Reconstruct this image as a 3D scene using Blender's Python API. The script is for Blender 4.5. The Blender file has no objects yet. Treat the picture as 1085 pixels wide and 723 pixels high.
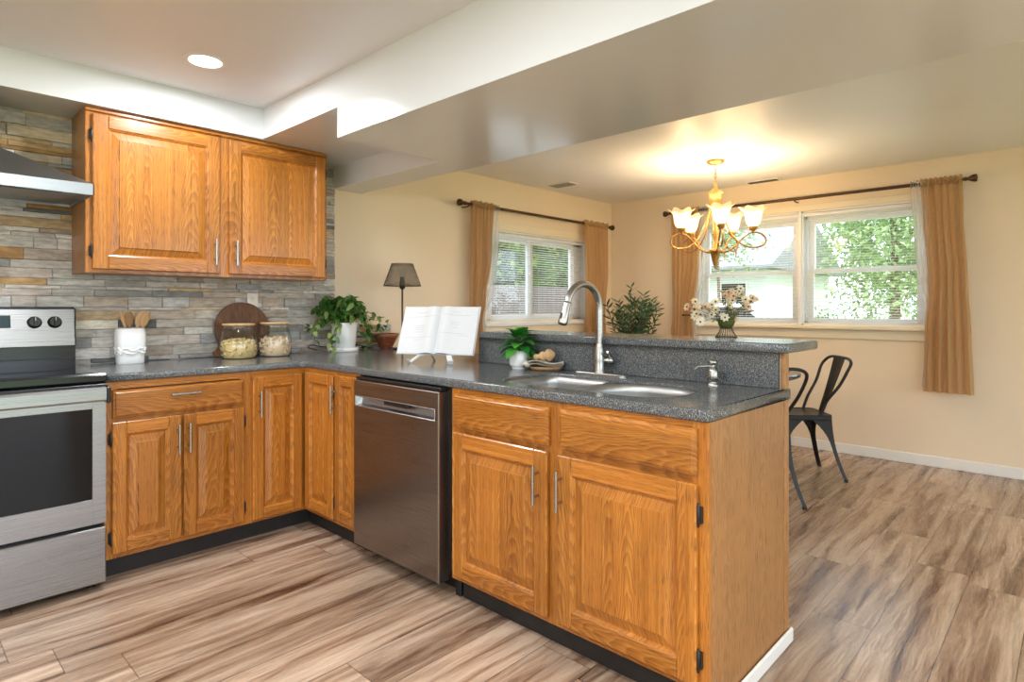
import bpy, bmesh, math, random
from mathutils import Vector, Matrix, Euler
R = math.radians
PI = math.pi
scene = bpy.context.scene
COL = scene.collection

# ------------------------------------------------------------------ camera, world, sun, exposure
cam_d = bpy.data.cameras.new('camera')
cam = bpy.data.objects.new('camera', cam_d); COL.objects.link(cam)
cam_d.sensor_width = 36.0
cam_d.lens = 639.37 / 1085.0 * 36.0
cam_d.shift_y = -(361.5 - 325.735) / 1085.0
cam_d.clip_start = 0.05
cam.location = (-1.6271, -3.7095, 1.2056)
cam.rotation_euler = (R(90), 0, -0.8146)
scene.camera = cam

world = bpy.data.worlds.new('world'); scene.world = world
world.use_nodes = True
_bg = world.node_tree.nodes['Background']
_bg.inputs['Color'].default_value = (0.78, 0.89, 1.0, 1)
_bg.inputs['Strength'].default_value = 4.2

sun_d = bpy.data.lights.new('sun', 'SUN'); sun_d.energy = 3.2; sun_d.angle = R(2); sun_d.color = (1.0, 0.95, 0.86)
sun = bpy.data.objects.new('sun', sun_d); COL.objects.link(sun)
sun.rotation_euler = Vector((0.55, 0.55, -0.75)).to_track_quat('-Z', 'Y').to_euler()

CAN_W = 15.5          # each recessed ceiling light
CAN_COL = (0.93, 0.97, 1.0)
BULB_W = 24.0          # each chandelier bulb
BULB_COL = (1.0, 0.72, 0.42)
vs = scene.view_settings
vs.view_transform = 'Standard'; vs.look = 'None'; vs.gamma = 1.0; vs.exposure = 0.12
vs.use_curve_mapping = False
scene.cycles.max_bounces = 8
scene.cycles.diffuse_bounces = 4
scene.cycles.glossy_bounces = 4
scene.cycles.transparent_max_bounces = 24
scene.cycles.sample_clamp_indirect = 6.0
scene.cycles.caustics_reflective = False
scene.cycles.caustics_refractive = False
try:
    scene.cycles.use_denoising = True
    scene.cycles.denoiser = 'OPENIMAGEDENOISE'
except Exception:
    pass

# ------------------------------------------------------------------ node materials
class NB:
    def __init__(s, name):
        s.m = bpy.data.materials.new(name); s.m.use_nodes = True
        s.t = s.m.node_tree; s.b = s.t.nodes['Principled BSDF']; s.out = s.t.nodes['Material Output']
    def n(s, typ, **k):
        nd = s.t.nodes.new(typ)
        for a, v in k.items(): setattr(nd, a, v)
        return nd
    def lk(s, a, b): s.t.links.new(a, b)
    def put(s, sock, v):
        if v is None: return
        if isinstance(v, bpy.types.NodeSocket): s.lk(v, sock)
        else: sock.default_value = v
    def ma(s, op, a, b=None, c=None):
        nd = s.n('ShaderNodeMath', operation=op)
        for i, v in enumerate((a, b, c)): s.put(nd.inputs[i], v)
        return nd.outputs[0]
    def obj(s): return s.n('ShaderNodeTexCoord').outputs['Object']
    def sep(s, v):
        nd = s.n('ShaderNodeSeparateXYZ'); s.lk(v, nd.inputs[0]); return nd.outputs
    def comb(s, x, y, z):
        nd = s.n('ShaderNodeCombineXYZ')
        for i, v in enumerate((x, y, z)): s.put(nd.inputs[i], v)
        return nd.outputs[0]
    def scale(s, v, xyz):
        nd = s.n('ShaderNodeVectorMath', operation='MULTIPLY'); s.lk(v, nd.inputs[0]); nd.inputs[1].default_value = xyz; return nd.outputs[0]
    def add(s, v, w):
        nd = s.n('ShaderNodeVectorMath', operation='ADD'); s.lk(v, nd.inputs[0]); s.put(nd.inputs[1], w); return nd.outputs[0]
    def noise(s, v, sc=1.0, det=4, rough=.55, dist=0.0, out=0):
        nd = s.n('ShaderNodeTexNoise'); s.lk(v, nd.inputs['Vector'])
        nd.inputs['Scale'].default_value = sc; nd.inputs['Detail'].default_value = det
        nd.inputs['Roughness'].default_value = rough; nd.inputs['Distortion'].default_value = dist
        return nd.outputs[out]
    def white(s, v, dim='3D'):
        nd = s.n('ShaderNodeTexWhiteNoise', noise_dimensions=dim)
        s.lk(v, nd.inputs['W' if dim == '1D' else 'Vector']); return nd.outputs['Value']
    def ramp(s, f, stops, interp='LINEAR'):
        nd = s.n('ShaderNodeValToRGB'); cr = nd.color_ramp; cr.interpolation = interp
        while len(cr.elements) < len(stops): cr.elements.new(0.5)
        for e, (p, c) in zip(cr.elements, stops):
            e.position = p; e.color = (c, c, c, 1) if isinstance(c, (int, float)) else (*c, 1)
        s.lk(f, nd.inputs[0]); return nd.outputs[0]
    def mix(s, f, a, b, typ='MIX'):
        nd = s.n('ShaderNodeMix', data_type='RGBA', blend_type=typ)
        s.put(nd.inputs[0], f)
        for i, v in ((6, a), (7, b)):
            if isinstance(v, tuple) and len(v) == 3: v = (*v, 1)
            s.put(nd.inputs[i], v)
        return nd.outputs[2]
    def bump(s, h, st=.2, d=.002):
        nd = s.n('ShaderNodeBump'); nd.inputs['Strength'].default_value = st; nd.inputs['Distance'].default_value = d
        s.lk(h, nd.inputs['Height']); s.lk(nd.outputs[0], s.b.inputs['Normal'])
    def set(s, **k):
        for a, v in k.items():
            nm = {'col': 'Base Color', 'rough': 'Roughness', 'metal': 'Metallic', 'spec': 'Specular IOR Level', 'coat': 'Coat Weight',
                  'coatr': 'Coat Roughness', 'em': 'Emission Color', 'ems': 'Emission Strength', 'sheen': 'Sheen Weight', 'aniso': 'Anisotropic'}[a]
            if isinstance(v, tuple) and len(v) == 3: v = (*v, 1)
            s.put(s.b.inputs[nm], v)
        return s

def plain(name, col, rough=.5, metal=0.0, var=.04, vs_=6.0, **k):
    """a plain colour with a little procedural tone variation"""
    b = NB(name); o = b.obj()
    n = b.noise(o, vs_, 3)
    f = b.ramp(n, [(.3, 1 - var), (.7, 1 + var)])
    b.set(col=b.mix(1.0, col, f, 'MULTIPLY'), rough=rough, metal=metal, **k)
    return b.m

def painted(name, col, rough, bumps=.08):
    b = NB(name); o = b.obj()
    n = b.noise(o, 1.3, 3); f = b.ramp(n, [(.3, .975), (.7, 1.02)])
    b.set(col=b.mix(1.0, col, f, 'MULTIPLY'), rough=rough)
    b.bump(b.noise(o, 90, 3), bumps, .001)
    return b.m

def oak(name, axis, light, mid, dark, rough=.28, board=.125):
    """varnished red oak: grain runs along axis, boards glued side by side, cathedral figure and pores"""
    b = NB(name); o = b.obj(); x, y, z = b.sep(o)
    along = {'x': x, 'y': y, 'z': z}[axis]
    cross = b.ma('ADD', x, y) if axis == 'z' else z
    if axis == 'x': cross = b.ma('ADD', z, b.ma('MULTIPLY', y, .8))
    if axis == 'y': cross = b.ma('ADD', z, b.ma('MULTIPLY', x, .8))
    q = b.ma('ADD', b.ma('DIVIDE', cross, board), .37)
    bi = b.ma('FLOOR', q); cl = b.ma('SUBTRACT', b.ma('SUBTRACT', q, bi), .5)
    bid = b.white(bi, '1D'); bid2 = b.white(b.ma('ADD', bi, 71.3), '1D')
    off = b.ma('MULTIPLY', bid, 13.7)
    # cathedral figure: parabolic growth rings on each board, off-centre and warped
    c0 = b.ma('SUBTRACT', cl, b.ma('MULTIPLY', b.ma('SUBTRACT', bid2, .5), 1.3))
    warp = b.noise(b.comb(b.ma('MULTIPLY', cross, 11), b.ma('ADD', b.ma('MULTIPLY', along, 3.2), off), off), 1.0, 3, .5)
    f = b.ma('ADD', b.ma('MULTIPLY_ADD', b.ma('MULTIPLY', c0, c0), b.ma('MULTIPLY_ADD', bid, 2.6, .8), b.ma('MULTIPLY', along, .8)), b.ma('MULTIPLY_ADD', warp, .34, off))
    saw = b.ma('FRACT', b.ma('MULTIPLY', f, 17.0))
    ring = b.ramp(saw, [(0, light), (.45, mid), (.86, tuple(.30 * p + .70 * k for p, k in zip(mid, dark))), (1, light)])
    streak = b.noise(b.comb(b.ma('MULTIPLY', cross, 95), b.ma('ADD', b.ma('MULTIPLY', along, 1.6), off), off), 1.0, 3, .6)
    base = b.ramp(streak, [(.28, tuple(.35 * p + .65 * k for p, k in zip(mid, dark))), (.46, mid), (.66, light)])
    c = b.mix(.52, base, ring)
    fine = b.noise(b.comb(b.ma('MULTIPLY', cross, 420), b.ma('ADD', b.ma('MULTIPLY', along, 16), off), off), 1.0, 2, .55)
    pores = b.ramp(fine, [(.34, .42), (.46, 1.0)])
    c = b.mix(.8, c, b.mix(1.0, c, pores, 'MULTIPLY'))
    tone = b.ramp(bid, [(0, .80), (1, 1.14)])
    c = b.mix(1.0, c, tone, 'MULTIPLY')
    big = b.noise(b.scale(o, (3, 3, 3)), 1.0, 2)
    c = b.mix(1.0, c, b.ramp(big, [(.3, .88), (.7, 1.08)]), 'MULTIPLY')
    b.set(col=c, rough=b.ramp(fine, [(.3, rough + .12), (.5, rough)]), coat=.25, coatr=.15)
    b.bump(fine, .05, .0006)
    return b.m

M = {}
M['wall'] = painted('wall_paint', (.84, .70, .53), .62)
M['ceil'] = painted('ceiling_paint', (.82, .835, .865), .42)
M['beam'] = painted('soffit_paint', (.80, .825, .86), .14, .05)
M['trim'] = painted('trim_paint', (.84, .83, .80), .35, .03)
M['sillp'] = painted('sill_paint', (.83, .73, .56), .4, .03)
M['vinyl'] = plain('window_vinyl', (.86, .88, .90), .3, var=.01)
OL, OM, OD = (.68, .285, .050), (.475, .158, .019), (.20, .058, .009)
for a in 'xyz':
    M['oak' + a] = oak('honey_oak_' + a, a, OL, OM, OD)
M['oakend'] = oak('veneer_oak', 'z', (.53, .255, .088), (.455, .205, .064), (.32, .135, .040), .4, .17)
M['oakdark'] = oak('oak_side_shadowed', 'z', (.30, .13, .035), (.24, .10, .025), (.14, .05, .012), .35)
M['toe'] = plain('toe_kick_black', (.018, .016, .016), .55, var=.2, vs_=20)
M['black'] = plain('black_plastic', (.012, .012, .013), .35)
M['blackiron'] = plain('black_iron', (.02, .015, .012), .45)
M['blackglass'] = plain('black_glass', (.008, .009, .011), .06, var=.0, spec=.3)
M['blackenamel'] = plain('black_enamel', (.012, .014, .017), .16, var=.0)
M['nickel'] = plain('brushed_nickel', (.44, .43, .41), .27, 1.0)
M['knurl'] = plain('dark_grey_rubber', (.05, .05, .055), .5)
M['white'] = plain('white_ceramic', (.86, .87, .88), .22, var=.01)
M['whiteplastic'] = plain('white_plastic', (.80, .77, .70), .35, var=.01)
M['paper'] = None
M['walnut'] = None

def steel(name, col, rough, ax):
    b = NB(name); o = b.obj()
    sc = {'x': (3, 600, 600), 'y': (600, 3, 600), 'z': (600, 600, 3)}[ax]
    n = b.noise(b.scale(o, sc), 1.0, 2)
    b.set(col=b.mix(1.0, col, b.ramp(n, [(.3, .92), (.7, 1.06)]), 'MULTIPLY'), metal=1.0, rough=b.ramp(n, [(.3, rough - .05), (.7, rough + .06)]), aniso=.4)
    return b.m
M['steelx'] = steel('stainless_brushed', (.37, .375, .39), .30, 'x')
M['steely'] = steel('dishwasher_steel', (.30, .275, .26), .30, 'y')
M['steelb'] = steel('sink_steel', (.50, .505, .51), .40, 'y')
M['steelhood'] = steel('hood_steel', (.40, .42, .45), .38, 'x')
M['steelband'] = steel('hood_band_steel', (.44, .46, .49), .34, 'x')

def granite():
    b = NB('speckled_laminate'); o = b.obj()
    n1 = b.noise(o, 270, 2, .6); n2 = b.noise(b.add(o, (3, 9, 5)), 235, 1, .5); n3 = b.noise(b.add(o, (7, 3, 1)), 260, 1)
    c = b.ramp(n1, [(.33, (.035, .040, .046)), (.50, (.105, .113, .122)), (.66, (.20, .21, .215))])
    c = b.mix(b.ramp(n2, [(.60, 0), (.70, 1)]), c, (.36, .36, .35))
    c = b.mix(b.ramp(n3, [(.60, 0), (.68, 1)]), c, (.018, .020, .024))
    b.set(col=c, rough=.16, spec=.5)
    return b.m
M['granite'] = granite()

def floor_mat():
    b = NB('laminate_planks'); o = b.obj(); x, y, z = b.sep(o)
    W, L = .207, 1.22
    yy = b.ma('DIVIDE', b.ma('ADD', y, 2.935 + W * 40), W)
    row = b.ma('FLOOR', yy); fy = b.ma('SUBTRACT', yy, row)
    rr = b.white(row, '1D')
    xx = b.ma('ADD', b.ma('DIVIDE', x, L), b.ma('MULTIPLY', rr, 5.3))
    colm = b.ma('FLOOR', xx); fx = b.ma('SUBTRACT', xx, colm)
    pid = b.white(b.comb(row, colm, 0.0), '3D')
    pid2 = b.white(b.comb(colm, row, 3.0), '3D')
    off = b.ma('MULTIPLY', pid, 37.0)
    base = b.comb(b.ma('ADD', x, off), b.ma('ADD', y, b.ma('MULTIPLY', pid2, 11)), off)
    # figure: stretched, warped bands, plus long fine grain
    warp = b.noise(b.scale(base, (1.6, 7, 1)), 1.0, 3, out=1)
    wv = b.n('ShaderNodeVectorMath', operation='MULTIPLY_ADD'); b.lk(warp, wv.inputs[0]); wv.inputs[1].default_value = (.40, .075, 0); b.lk(base, wv.inputs[2])
    fig = b.noise(b.scale(wv.outputs[0], (1.3, 17, 1)), 1.0, 6, .62, .6)
    fine = b.noise(b.scale(wv.outputs[0], (7, 150, 1)), 1.0, 4, .6)
    c = b.ramp(fig, [(.29, (.085, .042, .026)), (.38, (.22, .128, .082)), (.47, (.40, .268, .188)), (.59, (.57, .42, .315)), (.75, (.68, .54, .43))])
    tone = b.ramp(pid2, [(0, (.80, .77, .74)), (.5, (1.0, .99, .98)), (1, (1.14, 1.12, 1.1))])
    c = b.mix(1.0, c, tone, 'MULTIPLY')
    c = b.mix(.5, c, b.mix(1.0, c, b.ramp(fine, [(.35, .45), (.55, 1.08)]), 'MULTIPLY'))
    ey = b.ma('MULTIPLY', b.ma('MINIMUM', fy, b.ma('SUBTRACT', 1.0, fy)), W)
    ex = b.ma('MULTIPLY', b.ma('MINIMUM', fx, b.ma('SUBTRACT', 1.0, fx)), L)
    e = b.ma('MINIMUM', ex, ey)
    seam = b.ramp(b.ma('DIVIDE', e, .004), [(.25, .35), (.6, 1.0)])
    c = b.mix(1.0, c, seam, 'MULTIPLY')
    b.set(col=c, rough=b.ramp(fine, [(.3, .34), (.65, .22)]), spec=.5)
    b.bump(b.mix(1.0, b.ramp(fine, [(.3, .75), (.6, 1)]), seam, 'MULTIPLY'), .12, .001)
    return b.m
M['floor'] = floor_mat()

def attr_mat(name, rough, spec=.5, bumpsc=60, bst=.3, var=.12, trans=0.0, nscale=25, streak=None):
    b = NB(name); o = b.obj()
    a = b.n('ShaderNodeAttribute'); a.attribute_name = 'Col'
    v = b.scale(o, streak) if streak else o
    n = b.noise(v, nscale, 5, .65)
    c = b.mix(1.0, a.outputs['Color'], b.ramp(n, [(.28, 1 - var), (.72, 1 + var)]), 'MULTIPLY')
    b.set(col=c, rough=rough, spec=spec)
    if bst: b.bump(b.noise(o, bumpsc, 5, .65), bst, .004)
    if trans:
        tr = b.n('ShaderNodeBsdfTranslucent'); b.lk(c, tr.inputs[0])
        mx = b.n('ShaderNodeMixShader'); mx.inputs[0].default_value = trans
        b.lk(b.b.outputs[0], mx.inputs[1]); b.lk(tr.outputs[0], mx.inputs[2]); b.lk(mx.outputs[0], b.out.inputs[0])
    return b.m
M['stone'] = attr_mat('ledger_stone', .75, .3, 45, .55, .38, nscale=18, streak=(1, 1, 3.5))
M['leaf'] = attr_mat('leaf', .38, .4, 30, .0, .12, .25)
M['petal'] = attr_mat('petal', .6, .2, 30, .0, .05, .3)
M['pasta'] = attr_mat('dry_pasta', .55, .3, 80, .1, .06)
M['foliage'] = attr_mat('tree_leaves', .6, .2, 10, 0, .2, .3)
M['fencew'] = attr_mat('weathered_boards', .8, .2, 30, .3, .25, nscale=12, streak=(6, 6, .7))

def woodcol(name, light, dark, rough, sc=(8, 90, 90), coat=0):
    b = NB(name); o = b.obj()
    n = b.noise(b.scale(o, sc), 1.0, 4, .6, .4)
    b.set(col=b.ramp(n, [(.3, dark), (.68, light)]), rough=rough, coat=coat)
    return b.m
M['walnut'] = woodcol('walnut_board', (.20, .085, .038), (.075, .030, .014), .4, (60, 60, 7))
M['bamboo'] = woodcol('pale_wood', (.70, .47, .25), (.55, .33, .15), .5, (60, 60, 8))
M['spoonwood'] = woodcol('spoon_wood', (.66, .42, .20), (.46, .26, .10), .5, (60, 60, 8))
M['spoonwoodd'] = woodcol('spoon_wood_dark', (.42, .23, .09), (.28, .14, .05), .5, (60, 60, 8))
M['bowlwood'] = woodcol('reddish_wood', (.30, .085, .035), (.16, .04, .018), .35, (20, 20, 60))
M['tabletop'] = woodcol('dark_table', (.055, .060, .075), (.03, .032, .04), .12, (8, 90, 90))
M['tray'] = woodcol('tray_wood', (.40, .24, .12), (.26, .14, .065), .5, (40, 40, 60))
def paper_mat():
    """open pages: faint grey lines of text too small to read"""
    b = NB('book_page'); o = b.obj(); x, y, z = b.sep(o)
    b.set(col=b.mix(1.0, (.72, .74, .77), b.ramp(b.noise(o, 8, 2), [(.3, .985), (.7, 1.01)]), 'MULTIPLY'), rough=.55)
    return b.m
M['paper'] = paper_mat()
M['ink'] = plain('pale_grey_print', (.45, .46, .48), .6, var=.05)
M['cloth'] = plain('linen_napkin', (.74, .68, .58), .85, var=.08, vs_=80)
M['soil'] = plain('potting_soil', (.035, .022, .014), .95, var=.4, vs_=90)
M['bronze'] = plain('aged_bronze_rod', (.085, .050, .026), .38, .7, var=.25, vs_=40)
M['brass'] = plain('antique_gold_metal', (.50, .285, .095), .38, .75, var=.2, vs_=60)
M['wire'] = plain('dark_wire', (.03, .028, .028), .5, .4)
M['gunmetal'] = plain('gunmetal_steel', (.022, .020, .020), .42, .2, spec=.3, var=.18, vs_=14)
M['mesh'] = None
M['stem'] = plain('plant_stem', (.10, .14, .04), .6, var=.2)
M['bark'] = plain('tree_bark', (.16, .11, .07), .9, var=.3, vs_=30)
M['moss'] = plain('moss_green', (.085, .10, .018), .9, var=.4, vs_=120)
M['grass'] = plain('lawn', (.20, .30, .08), .95, var=.3, vs_=20)
M['concrete'] = plain('driveway', (.62, .61, .58), .9, var=.06, vs_=3)
M['roofing'] = plain('grey_shingle', (.28, .29, .31), .9, var=.15, vs_=14)
M['siding'] = plain('pale_siding', (.78, .78, .75), .7, var=.03)
M['carwhite'] = plain('car_paint_white', (.80, .82, .84), .2, var=.0)
M['cardark'] = plain('car_glass', (.02, .025, .03), .08, var=.0)
M['chip'] = plain('green_filler', (.42, .42, .03), .6, var=.35, vs_=70)
M['sprig'] = plain('sage_sprig', (.22, .28, .10), .7, var=.2, vs_=90)

def thin(name, col, opac, rough, ior_f=1.45, diffuse=None):
    """thin see-through sheet"""
    b = NB(name); t = b.n('ShaderNodeBsdfTransparent'); t.inputs[0].default_value = (*col, 1)
    mx = b.n('ShaderNodeMixShader')
    if diffuse is None:
        g = b.n('ShaderNodeBsdfGlossy'); g.inputs['Roughness'].default_value = rough
        lw = b.n('ShaderNodeLayerWeight'); lw.inputs['Blend'].default_value = .5
        fr = b.ma('MULTIPLY_ADD', b.ma('POWER', lw.outputs['Facing'], 3.0), .8, .05 + opac)
        b.lk(fr, mx.inputs[0]); b.lk(t.outputs[0], mx.inputs[1]); b.lk(g.outputs[0], mx.inputs[2])
    else:
        o = b.obj(); n = b.noise(b.scale(o, (160, 160, 160)), 1.0, 2)
        df = b.n('ShaderNodeBsdfDiffuse'); tr = b.n('ShaderNodeBsdfTranslucent')
        c = b.mix(1.0, diffuse, b.ramp(n, [(.3, .9), (.7, 1.08)]), 'MULTIPLY')
        b.lk(c, df.inputs[0]); b.lk(c, tr.inputs[0])
        m2 = b.n('ShaderNodeMixShader'); m2.inputs[0].default_value = .38
        b.lk(df.outputs[0], m2.inputs[1]); b.lk(tr.outputs[0], m2.inputs[2])
        mx.inputs[0].default_value = opac
        b.lk(t.outputs[0], mx.inputs[1]); b.lk(m2.outputs[0], mx.inputs[2])
    b.lk(mx.outputs[0], b.out.inputs[0])
    return b.m
M['pane'] = thin('window_glass', (.97, .98, .98), .0, .02)
M['jar'] = thin('jar_glass', (.95, .97, .96), .03, .03)
M['tan'] = thin('tan_sheer_curtain', (1, .93, .82), .88, 0, diffuse=(.63, .405, .21))
M['sheer'] = thin('white_sheer_curtain', (1, 1, 1), .45, 0, diffuse=(.80, .82, .85))
M['slat'] = thin('blind_slat', (1, 1, 1), .97, 0, diffuse=(.84, .83, .80))
M['meshshade'] = thin('wire_mesh_shade', (1, 1, 1), .34, 0, diffuse=(.28, .21, .15))
def emis(name, col, st):
    b = NB(name); b.set(col=(.8, .8, .8), em=col, ems=st, rough=.5); return b.m
M['led'] = emis('led_lens', (1.0, .97, .93), 9.0)
def shade_mat():
    b = NB('frosted_glass_shade')
    b.set(col=(.9, .78, .58), rough=.4, em=(1.0, .72, .36), ems=1.15)
    t = b.n('ShaderNodeBsdfTransparent'); t.inputs[0].default_value = (1, .9, .72, 1)
    mx = b.n('ShaderNodeMixShader'); mx.inputs[0].default_value = .5
    b.lk(t.outputs[0], mx.inputs[1]); b.lk(b.b.outputs[0], mx.inputs[2]); b.lk(mx.outputs[0], b.out.inputs[0])
    return b.m
M['shade'] = shade_mat()
M['bulb'] = emis('lit_bulb', (1.0, .80, .5), 14.0)
M['screen'] = plain('oven_display', (.02, .045, .06), .15, var=.0)

# ------------------------------------------------------------------ mesh builder
class MB:
    def __init__(s, xf=None):
        s.v = []; s.f = []; s.fm = []; s.fs = []; s.fc = []; s.mats = []; s.xf = xf; s.usecol = False
    def mi(s, m):
        m = M[m] if isinstance(m, str) else m
        if m not in s.mats: s.mats.append(m)
        return s.mats.index(m)
    def add(s, vs_, fs_, m, smooth=False, col=None, xf=None):
        k = len(s.v); i = s.mi(m)
        for p in vs_:
            p = Vector(p)
            if xf is not None: p = xf @ p
            if s.xf is not None: p = s.xf @ p
            s.v.append(p)
        for f in fs_:
            s.f.append([k + q for q in f]); s.fm.append(i); s.fs.append(smooth); s.fc.append(col or (1, 1, 1))
        if col: s.usecol = True
    def box(s, x0, x1, y0, y1, z0, z1, m, c=0.0, col=None, xf=None):
        if x0 > x1: x0, x1 = x1, x0
        if y0 > y1: y0, y1 = y1, y0
        if z0 > z1: z0, z1 = z1, z0
        c = min(c, (x1 - x0) * .45, (y1 - y0) * .45, (z1 - z0) * .45)
        if c <= 0:
            vs_ = [(x, y, z) for x in (x0, x1) for y in (y0, y1) for z in (z0, z1)]
            s.add(vs_, [(0, 1, 3, 2), (4, 6, 7, 5), (0, 4, 5, 1), (2, 3, 7, 6), (0, 2, 6, 4), (1, 5, 7, 3)], m, False, col, xf); return
        vs_ = []; ix = {}
        X, Y, Z = (x0, x1), (y0, y1), (z0, z1)
        for a in (0, 1):
            for b in (0, 1):
                for d in (0, 1):
                    sa, sb, sd = (1, -1)[a] * c, (1, -1)[b] * c, (1, -1)[d] * c
                    for t in range(3):
                        ix[a, b, d, t] = len(vs_)
                        vs_.append((X[a] + (0 if t == 0 else sa), Y[b] + (0 if t == 1 else sb), Z[d] + (0 if t == 2 else sd)))
        F = []
        for a in (0, 1):
            F.append([ix[a, b, d, 0] for b, d in ((0, 0), (1, 0), (1, 1), (0, 1))])
            F.append([ix[b, a, d, 1] for b, d in ((0, 0), (1, 0), (1, 1), (0, 1))])
            F.append([ix[b, d, a, 2] for b, d in ((0, 0), (1, 0), (1, 1), (0, 1))])
        for a in (0, 1):
            for b in (0, 1):
                F.append([ix[a, b, 0, 0], ix[a, b, 1, 0], ix[a, b, 1, 1], ix[a, b, 0, 1]])
                F.append([ix[a, 0, b, 0], ix[a, 1, b, 0], ix[a, 1, b, 2], ix[a, 0, b, 2]])
                F.append([ix[0, a, b, 1], ix[1, a, b, 1], ix[1, a, b, 2], ix[0, a, b, 2]])
                for d in (0, 1): F.append([ix[a, b, d, 0], ix[a, b, d, 1], ix[a, b, d, 2]])
        s.add(vs_, F, m, False, col, xf)
    def loft(s, rings, m, closed=True, cap=True, smooth=True, col=None, xf=None):
        n = len(rings[0]); vs_ = [p for r in rings for p in r]; F = []
        for i in range(len(rings) - 1):
            for j in range(n if closed else n - 1):
                j2 = (j + 1) % n
                F.append([i * n + j, i * n + j2, (i + 1) * n + j2, (i + 1) * n + j])
        s.add(vs_, F, m, smooth, col, xf)
        if cap and closed:
            s.add(rings[0], [list(range(n))], m, False, col, xf); s.add(rings[-1], [list(range(n))], m, False, col, xf)
    def lathe(s, prof, m, o=(0, 0, 0), seg=24, cap=True, smooth=True, xf=None, fn=None, col=None):
        rings = []
        for (r, z) in prof:
            ring = []
            for k in range(seg):
                a = 2 * PI * k / seg; rr = r
                zz = z
                if fn: rr, zz = fn(r, z, a)
                ring.append((o[0] + rr * math.cos(a), o[1] + rr * math.sin(a), o[2] + zz))
            rings.append(ring)
        s.loft(rings, m, True, cap, smooth, col, xf)
    def tube(s, pts, r, m, seg=8, smooth=True, cap=True, xf=None, flat=1.0, col=None):
        P = [Vector(p) for p in pts]; n = len(P); rr = r if isinstance(r, (list, tuple)) else [r] * n
        rings = []; up = None
        for i in range(n):
            t = (P[min(i + 1, n - 1)] - P[max(i - 1, 0)]).normalized()
            if up is None:
                up = t.orthogonal().normalized()
            up = (up - t * up.dot(t))
            up = up.normalized() if up.length > 1e-6 else t.orthogonal().normalized()
            w = t.cross(up)
            rings.append([P[i] + rr[i] * (math.cos(2 * PI * k / seg) * up + flat * math.sin(2 * PI * k / seg) * w) for k in range(seg)])
        s.loft(rings, m, True, cap, smooth, col, xf)
    def cyl(s, a, b, r, m, seg=16, smooth=True, xf=None): s.tube([a, b], r, m, seg, smooth, True, xf)
    def prism(s, poly, axis, a, b, m, col=None, smooth=False, xf=None):
        """2D polygon extruded along axis; poly coords are the two other axes in xyz order"""
        def p3(q, t):
            return {'x': (t, q[0], q[1]), 'y': (q[0], t, q[1]), 'z': (q[0], q[1], t)}[axis]
        s.loft([[p3(q, a) for q in poly], [p3(q, b) for q in poly]], m, True, True, smooth, col, xf)
    def grid(s, fn, nu, nv, m, smooth=True, col=None, xf=None):
        vs_ = [fn(i / nu, j / nv) for i in range(nu + 1) for j in range(nv + 1)]
        F = [[i * (nv + 1) + j, (i + 1) * (nv + 1) + j, (i + 1) * (nv + 1) + j + 1, i * (nv + 1) + j + 1] for i in range(nu) for j in range(nv)]
        s.add(vs_, F, m, smooth, col, xf)
    def ball(s, c, r, m, seg=12, sc=(1, 1, 1), col=None):
        rings = []
        for i in range(1, seg // 2 + 1):
            a = -PI / 2 + PI * i / (seg // 2 + 1)
            rings.append([(c[0] + sc[0] * r * math.cos(a) * math.cos(2 * PI * k / seg), c[1] + sc[1] * r * math.cos(a) * math.sin(2 * PI * k / seg), c[2] + sc[2] * r * math.sin(a)) for k in range(seg)])
        s.loft(rings, m, True, True, True, col)
    def build(s, name, parent=None, world=True, recalc=True, kind=None, label=None):
        me = bpy.data.meshes.new(name)
        off = parent_loc(parent) if (parent is not None and world) else Vector((0, 0, 0))
        me.from_pydata([tuple(p - off) for p in s.v], [], s.f)
        for m in s.mats: me.materials.append(m)
        me.polygons.foreach_set('material_index', s.fm); me.polygons.foreach_set('use_smooth', s.fs)
        if s.usecol:
            ca = me.color_attributes.new('Col', 'FLOAT_COLOR', 'CORNER')
            arr = []
            for p in me.polygons:
                arr += [*s.fc[p.index], 1.0] * p.loop_total
            ca.data.foreach_set('color', arr)
        if recalc:
            bm = bmesh.new(); bm.from_mesh(me); bmesh.ops.recalc_face_normals(bm, faces=bm.faces); bm.to_mesh(me); bm.free()
        me.update()
        o = bpy.data.objects.new(name, me); COL.objects.link(o)
        if parent is not None: o.parent = parent
        if kind: o['kind'] = kind
        if label: o['label'] = label
        return o

def parent_loc(p):
    v = Vector((0, 0, 0))
    while p is not None: v += Vector(p.location); p = p.parent
    return v
def tag(o, label, cat, group=None, kind=None):
    o['label'] = label; o['category'] = cat
    if group: o['group'] = group
    if kind: o['kind'] = kind
    return o
def thing(name, label, cat, loc, rotz=0.0, group=None):
    o = bpy.data.objects.new(name, None); COL.objects.link(o); o.empty_display_size = .1
    o.location = loc; o.rotation_euler = (0, 0, rotz)
    return tag(o, label, cat, group)
def dup(root, loc, rotz, label, group=None):
    def cp(o, par):
        c = o.copy(); COL.objects.link(c)
        if par is not None: c.parent = par
        for ch in [q for q in bpy.data.objects if q.parent == o]: cp(ch, c)
        return c
    r = cp(root, None); r.location = loc; r.rotation_euler = (0, 0, rotz); r['label'] = label
    if group: r['group'] = group
    return r
def at_base(o, base):
    """move the mesh's origin to base (mesh was built in world coordinates)"""
    b = Vector(base); o.data.transform(Matrix.Translation(-b)); o.location = b; return o
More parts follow.
